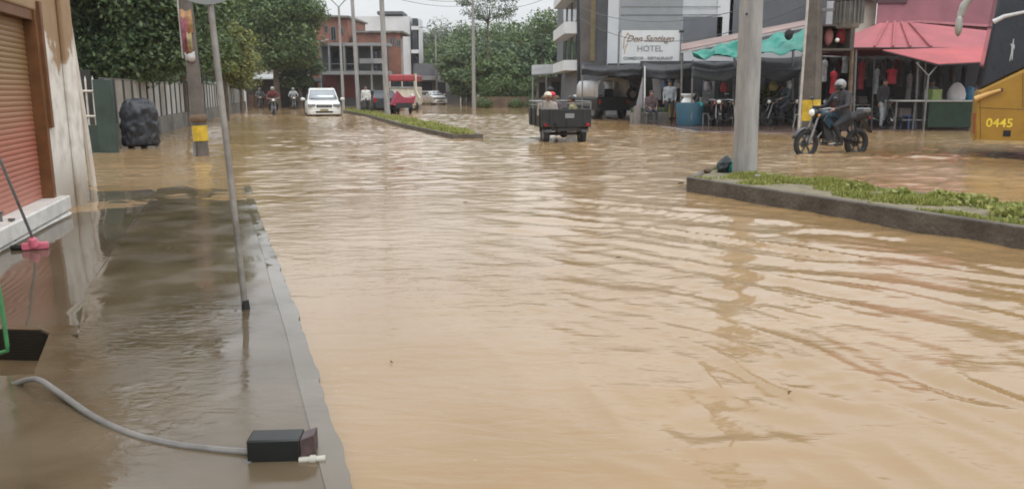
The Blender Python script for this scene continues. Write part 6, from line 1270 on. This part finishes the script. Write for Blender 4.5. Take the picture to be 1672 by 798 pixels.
# ------------------------------------------------------------------ overhead cables
t = empty('overhead_cables', (0, 0, 0), 0, 'thin dark overhead cables sagging across the sky', 'cables')
def cable(a, c, sag):
    b = MB(); b.path([a.lerp(c, k / 12) - Vector((0, 0, sag * 4 * (k / 12) * (1 - k / 12))) for k in range(13)], .014, 5); b.build('cable', M_['black'], t)
cable(A(625, -8, 41), A(772, 8, 62), .3); cable(A(625, -16, 41), A(772, 0, 62), .3); cable(A(772, 6, 62), A(944, -30, 44), .8); cable(A(944, 28, 44), A(1331, 2, Y1), 1.2); cable(A(944, 10, 44), A(1331, -22, Y1), .9); cable(A(577, -30, 50), A(625, -25, 41), .2)

gs2 = [(1352, 92, 31.5, 10, 40, (.03, .03, .035), 'black coat hanging deep left in the clothes shop'), (1372, 96, 31.8, 11, 40, (.1, .03, .03), 'maroon coat hanging deep in the clothes shop behind the rider'), (1400, 94, 32, 10, 42, (.04, .05, .07), 'navy coat hanging deep in the clothes shop'), (1415, 92, 31.6, 9, 36, (.16, .15, .14), 'taupe coat hanging deep in the clothes shop'), (1449, 94, 32, 10, 44, (.02, .02, .02), 'jet black coat deep in the clothes shop'), (1465, 96, 31.7, 10, 40, (.25, .05, .06), 'crimson coat deep in the clothes shop'), (1494, 96, 32, 11, 40, (.06, .06, .06), 'smoky coat deep in the shop behind the forked post'), (1535, 112, 31, 12, 34, (.05, .055, .06), 'dark jacket hanging behind the counter above the green box'), (1556, 110, 31, 11, 30, (.13, .12, .12), 'grey brown jacket hanging behind the pale sack'), (1576, 108, 30.6, 11, 32, (.03, .04, .06), 'dark blue jacket hanging beside the coach front')]
for px, py, Y, w_, h, c, lb in gs2: garment(px, py, Y, w_, h, cl('%.2f_%.2f' % (c[0], c[2]), c), lb, 'coats hanging deep in the clothes shop')
for i, (px, py, ln_, r_, c, lb) in enumerate([(1112, 299, .12, .4, (.06, .05, .03), 'dark leaf scrap floating at the tip of the near island'), (1128, 303, .2, 1.2, (.1, .07, .04), 'twig lying at the near island tip in the water'), (1010, 420, .05, .3, (.12, .09, .05), 'small brown leaf floating mid street'), (640, 590, .03, 2., (.1, .07, .03), 'small leaf floating near the pavement kerb'), (1290, 640, .035, .9, (.14, .1, .05), 'brown leaf floating at the lower right'), (760, 330, .06, .2, (.2, .19, .15), 'pale scrap floating in the middle of the street')]):
    c_ = G(px, py, .008); b = MB(); b.path([(-ln_ / 2, 0, 0), (0, .006, .004), (ln_ / 2, 0, .001)], [.002, min(.012, ln_ * .12), .002], 6); o = b.build('floating_scrap', mat('float%d' % i, c, .6, .3, 20), None, loc=c_); o.rotation_euler = (0, 0, r_); tag(o, lb, 'litter', 'scraps floating on the flood')
# stools and buckets
def stool(px, Y, c, lb):
    t = empty('plastic_stool', at(px, Y, .04), random.uniform(0, 1), lb, 'stool', 'plastic stools in the stalls'); m = mat('stool%.2f%.2f' % (c[0], c[2]), c, .45, .1, 5)
    MB().box((0, 0, .44), (.32, .32, .035)).build('seat', m, t, bev=.01)
    for x in (-1, 1):
        for y in (-1, 1): MB().tube((x * .17, y * .17, 0), (x * .12, y * .12, .43), .022).build('leg', m, t)
for px, Y, c, lb in ((1112, 32, (.3, .04, .04), 'red plastic stool left of the blue wrapped table'), (1150, 31, (.35, .36, .36), 'pale plastic stool right of the blue wrapped table'), (1222, 30.5, (.05, .1, .25), 'blue plastic stool hidden by the big concrete pole'), (1310, 29.5, (.4, .38, .34), 'cream plastic stool at the foot of the boxed balcony'), (1380, 28.6, (.3, .04, .04), 'red plastic stool behind the crossing rider'), (1488, 27.9, (.05, .1, .25), 'blue plastic stool under the left end of the long counter')): stool(px, Y, c, lb)
for px, Y, z, c, lb in ((1262, 31, 1.75, (.35, .3, .1), 'mustard bag hanging from the black awning right of the big pole'), (1285, 31.4, 1.8, (.4, .4, .4), 'white bag hanging from the black awning right of the big pole'), (1156, 31.6, 1.75, (.3, .3, .32), 'grey bag hanging under the grey and black awning'), (1182, 31.6, 1.7, (.35, .05, .05), 'red bag hanging under the grey and black awning'), (1106, 34, 1.85, (.5, .5, .48), 'white bag hanging under the awning below the hotel sign'), (1086, 34, 1.8, (.08, .12, .2), 'navy bag hanging under the awning below the hotel sign')):
    c_ = at(px, Y, z); t = empty('hanging_bag', c_, 0, lb, 'bag', 'bags hanging under the awnings'); m = mat('bag%.2f%.2f' % (c[0], c[2]), c, .6, .3, 6); b = MB(); b.lathe([(.02, -.42), (.14, -.4), (.17, -.25), (.12, -.08), (.03, 0)], n=12); b.build('sack', m, t); b = MB(); b.tube((0, 0, 0), (0, 0, .55), .006, n=5); b.build('string', M_['black'], t)
# ------------------------------------------------------------------ air
o = MB().box((0, 250, 12), (700, 540, 28)).build('haze', None, None, smooth=False); o['kind'] = 'stuff'
m = bpy.data.materials.new('damp_air'); m.use_nodes = True; t_ = m.node_tree; t_.nodes.clear(); a = t_.nodes.new('ShaderNodeOutputMaterial'); v = t_.nodes.new('ShaderNodeVolumePrincipled'); v.inputs['Density'].default_value = .00045; v.inputs['Color'].default_value = (.92, .95, 1, 1); v.inputs['Anisotropy'].default_value = .2
t_.links.new(v.outputs[0], a.inputs['Volume']); o.data.materials.append(m); S.cycles.volume_bounces = 1
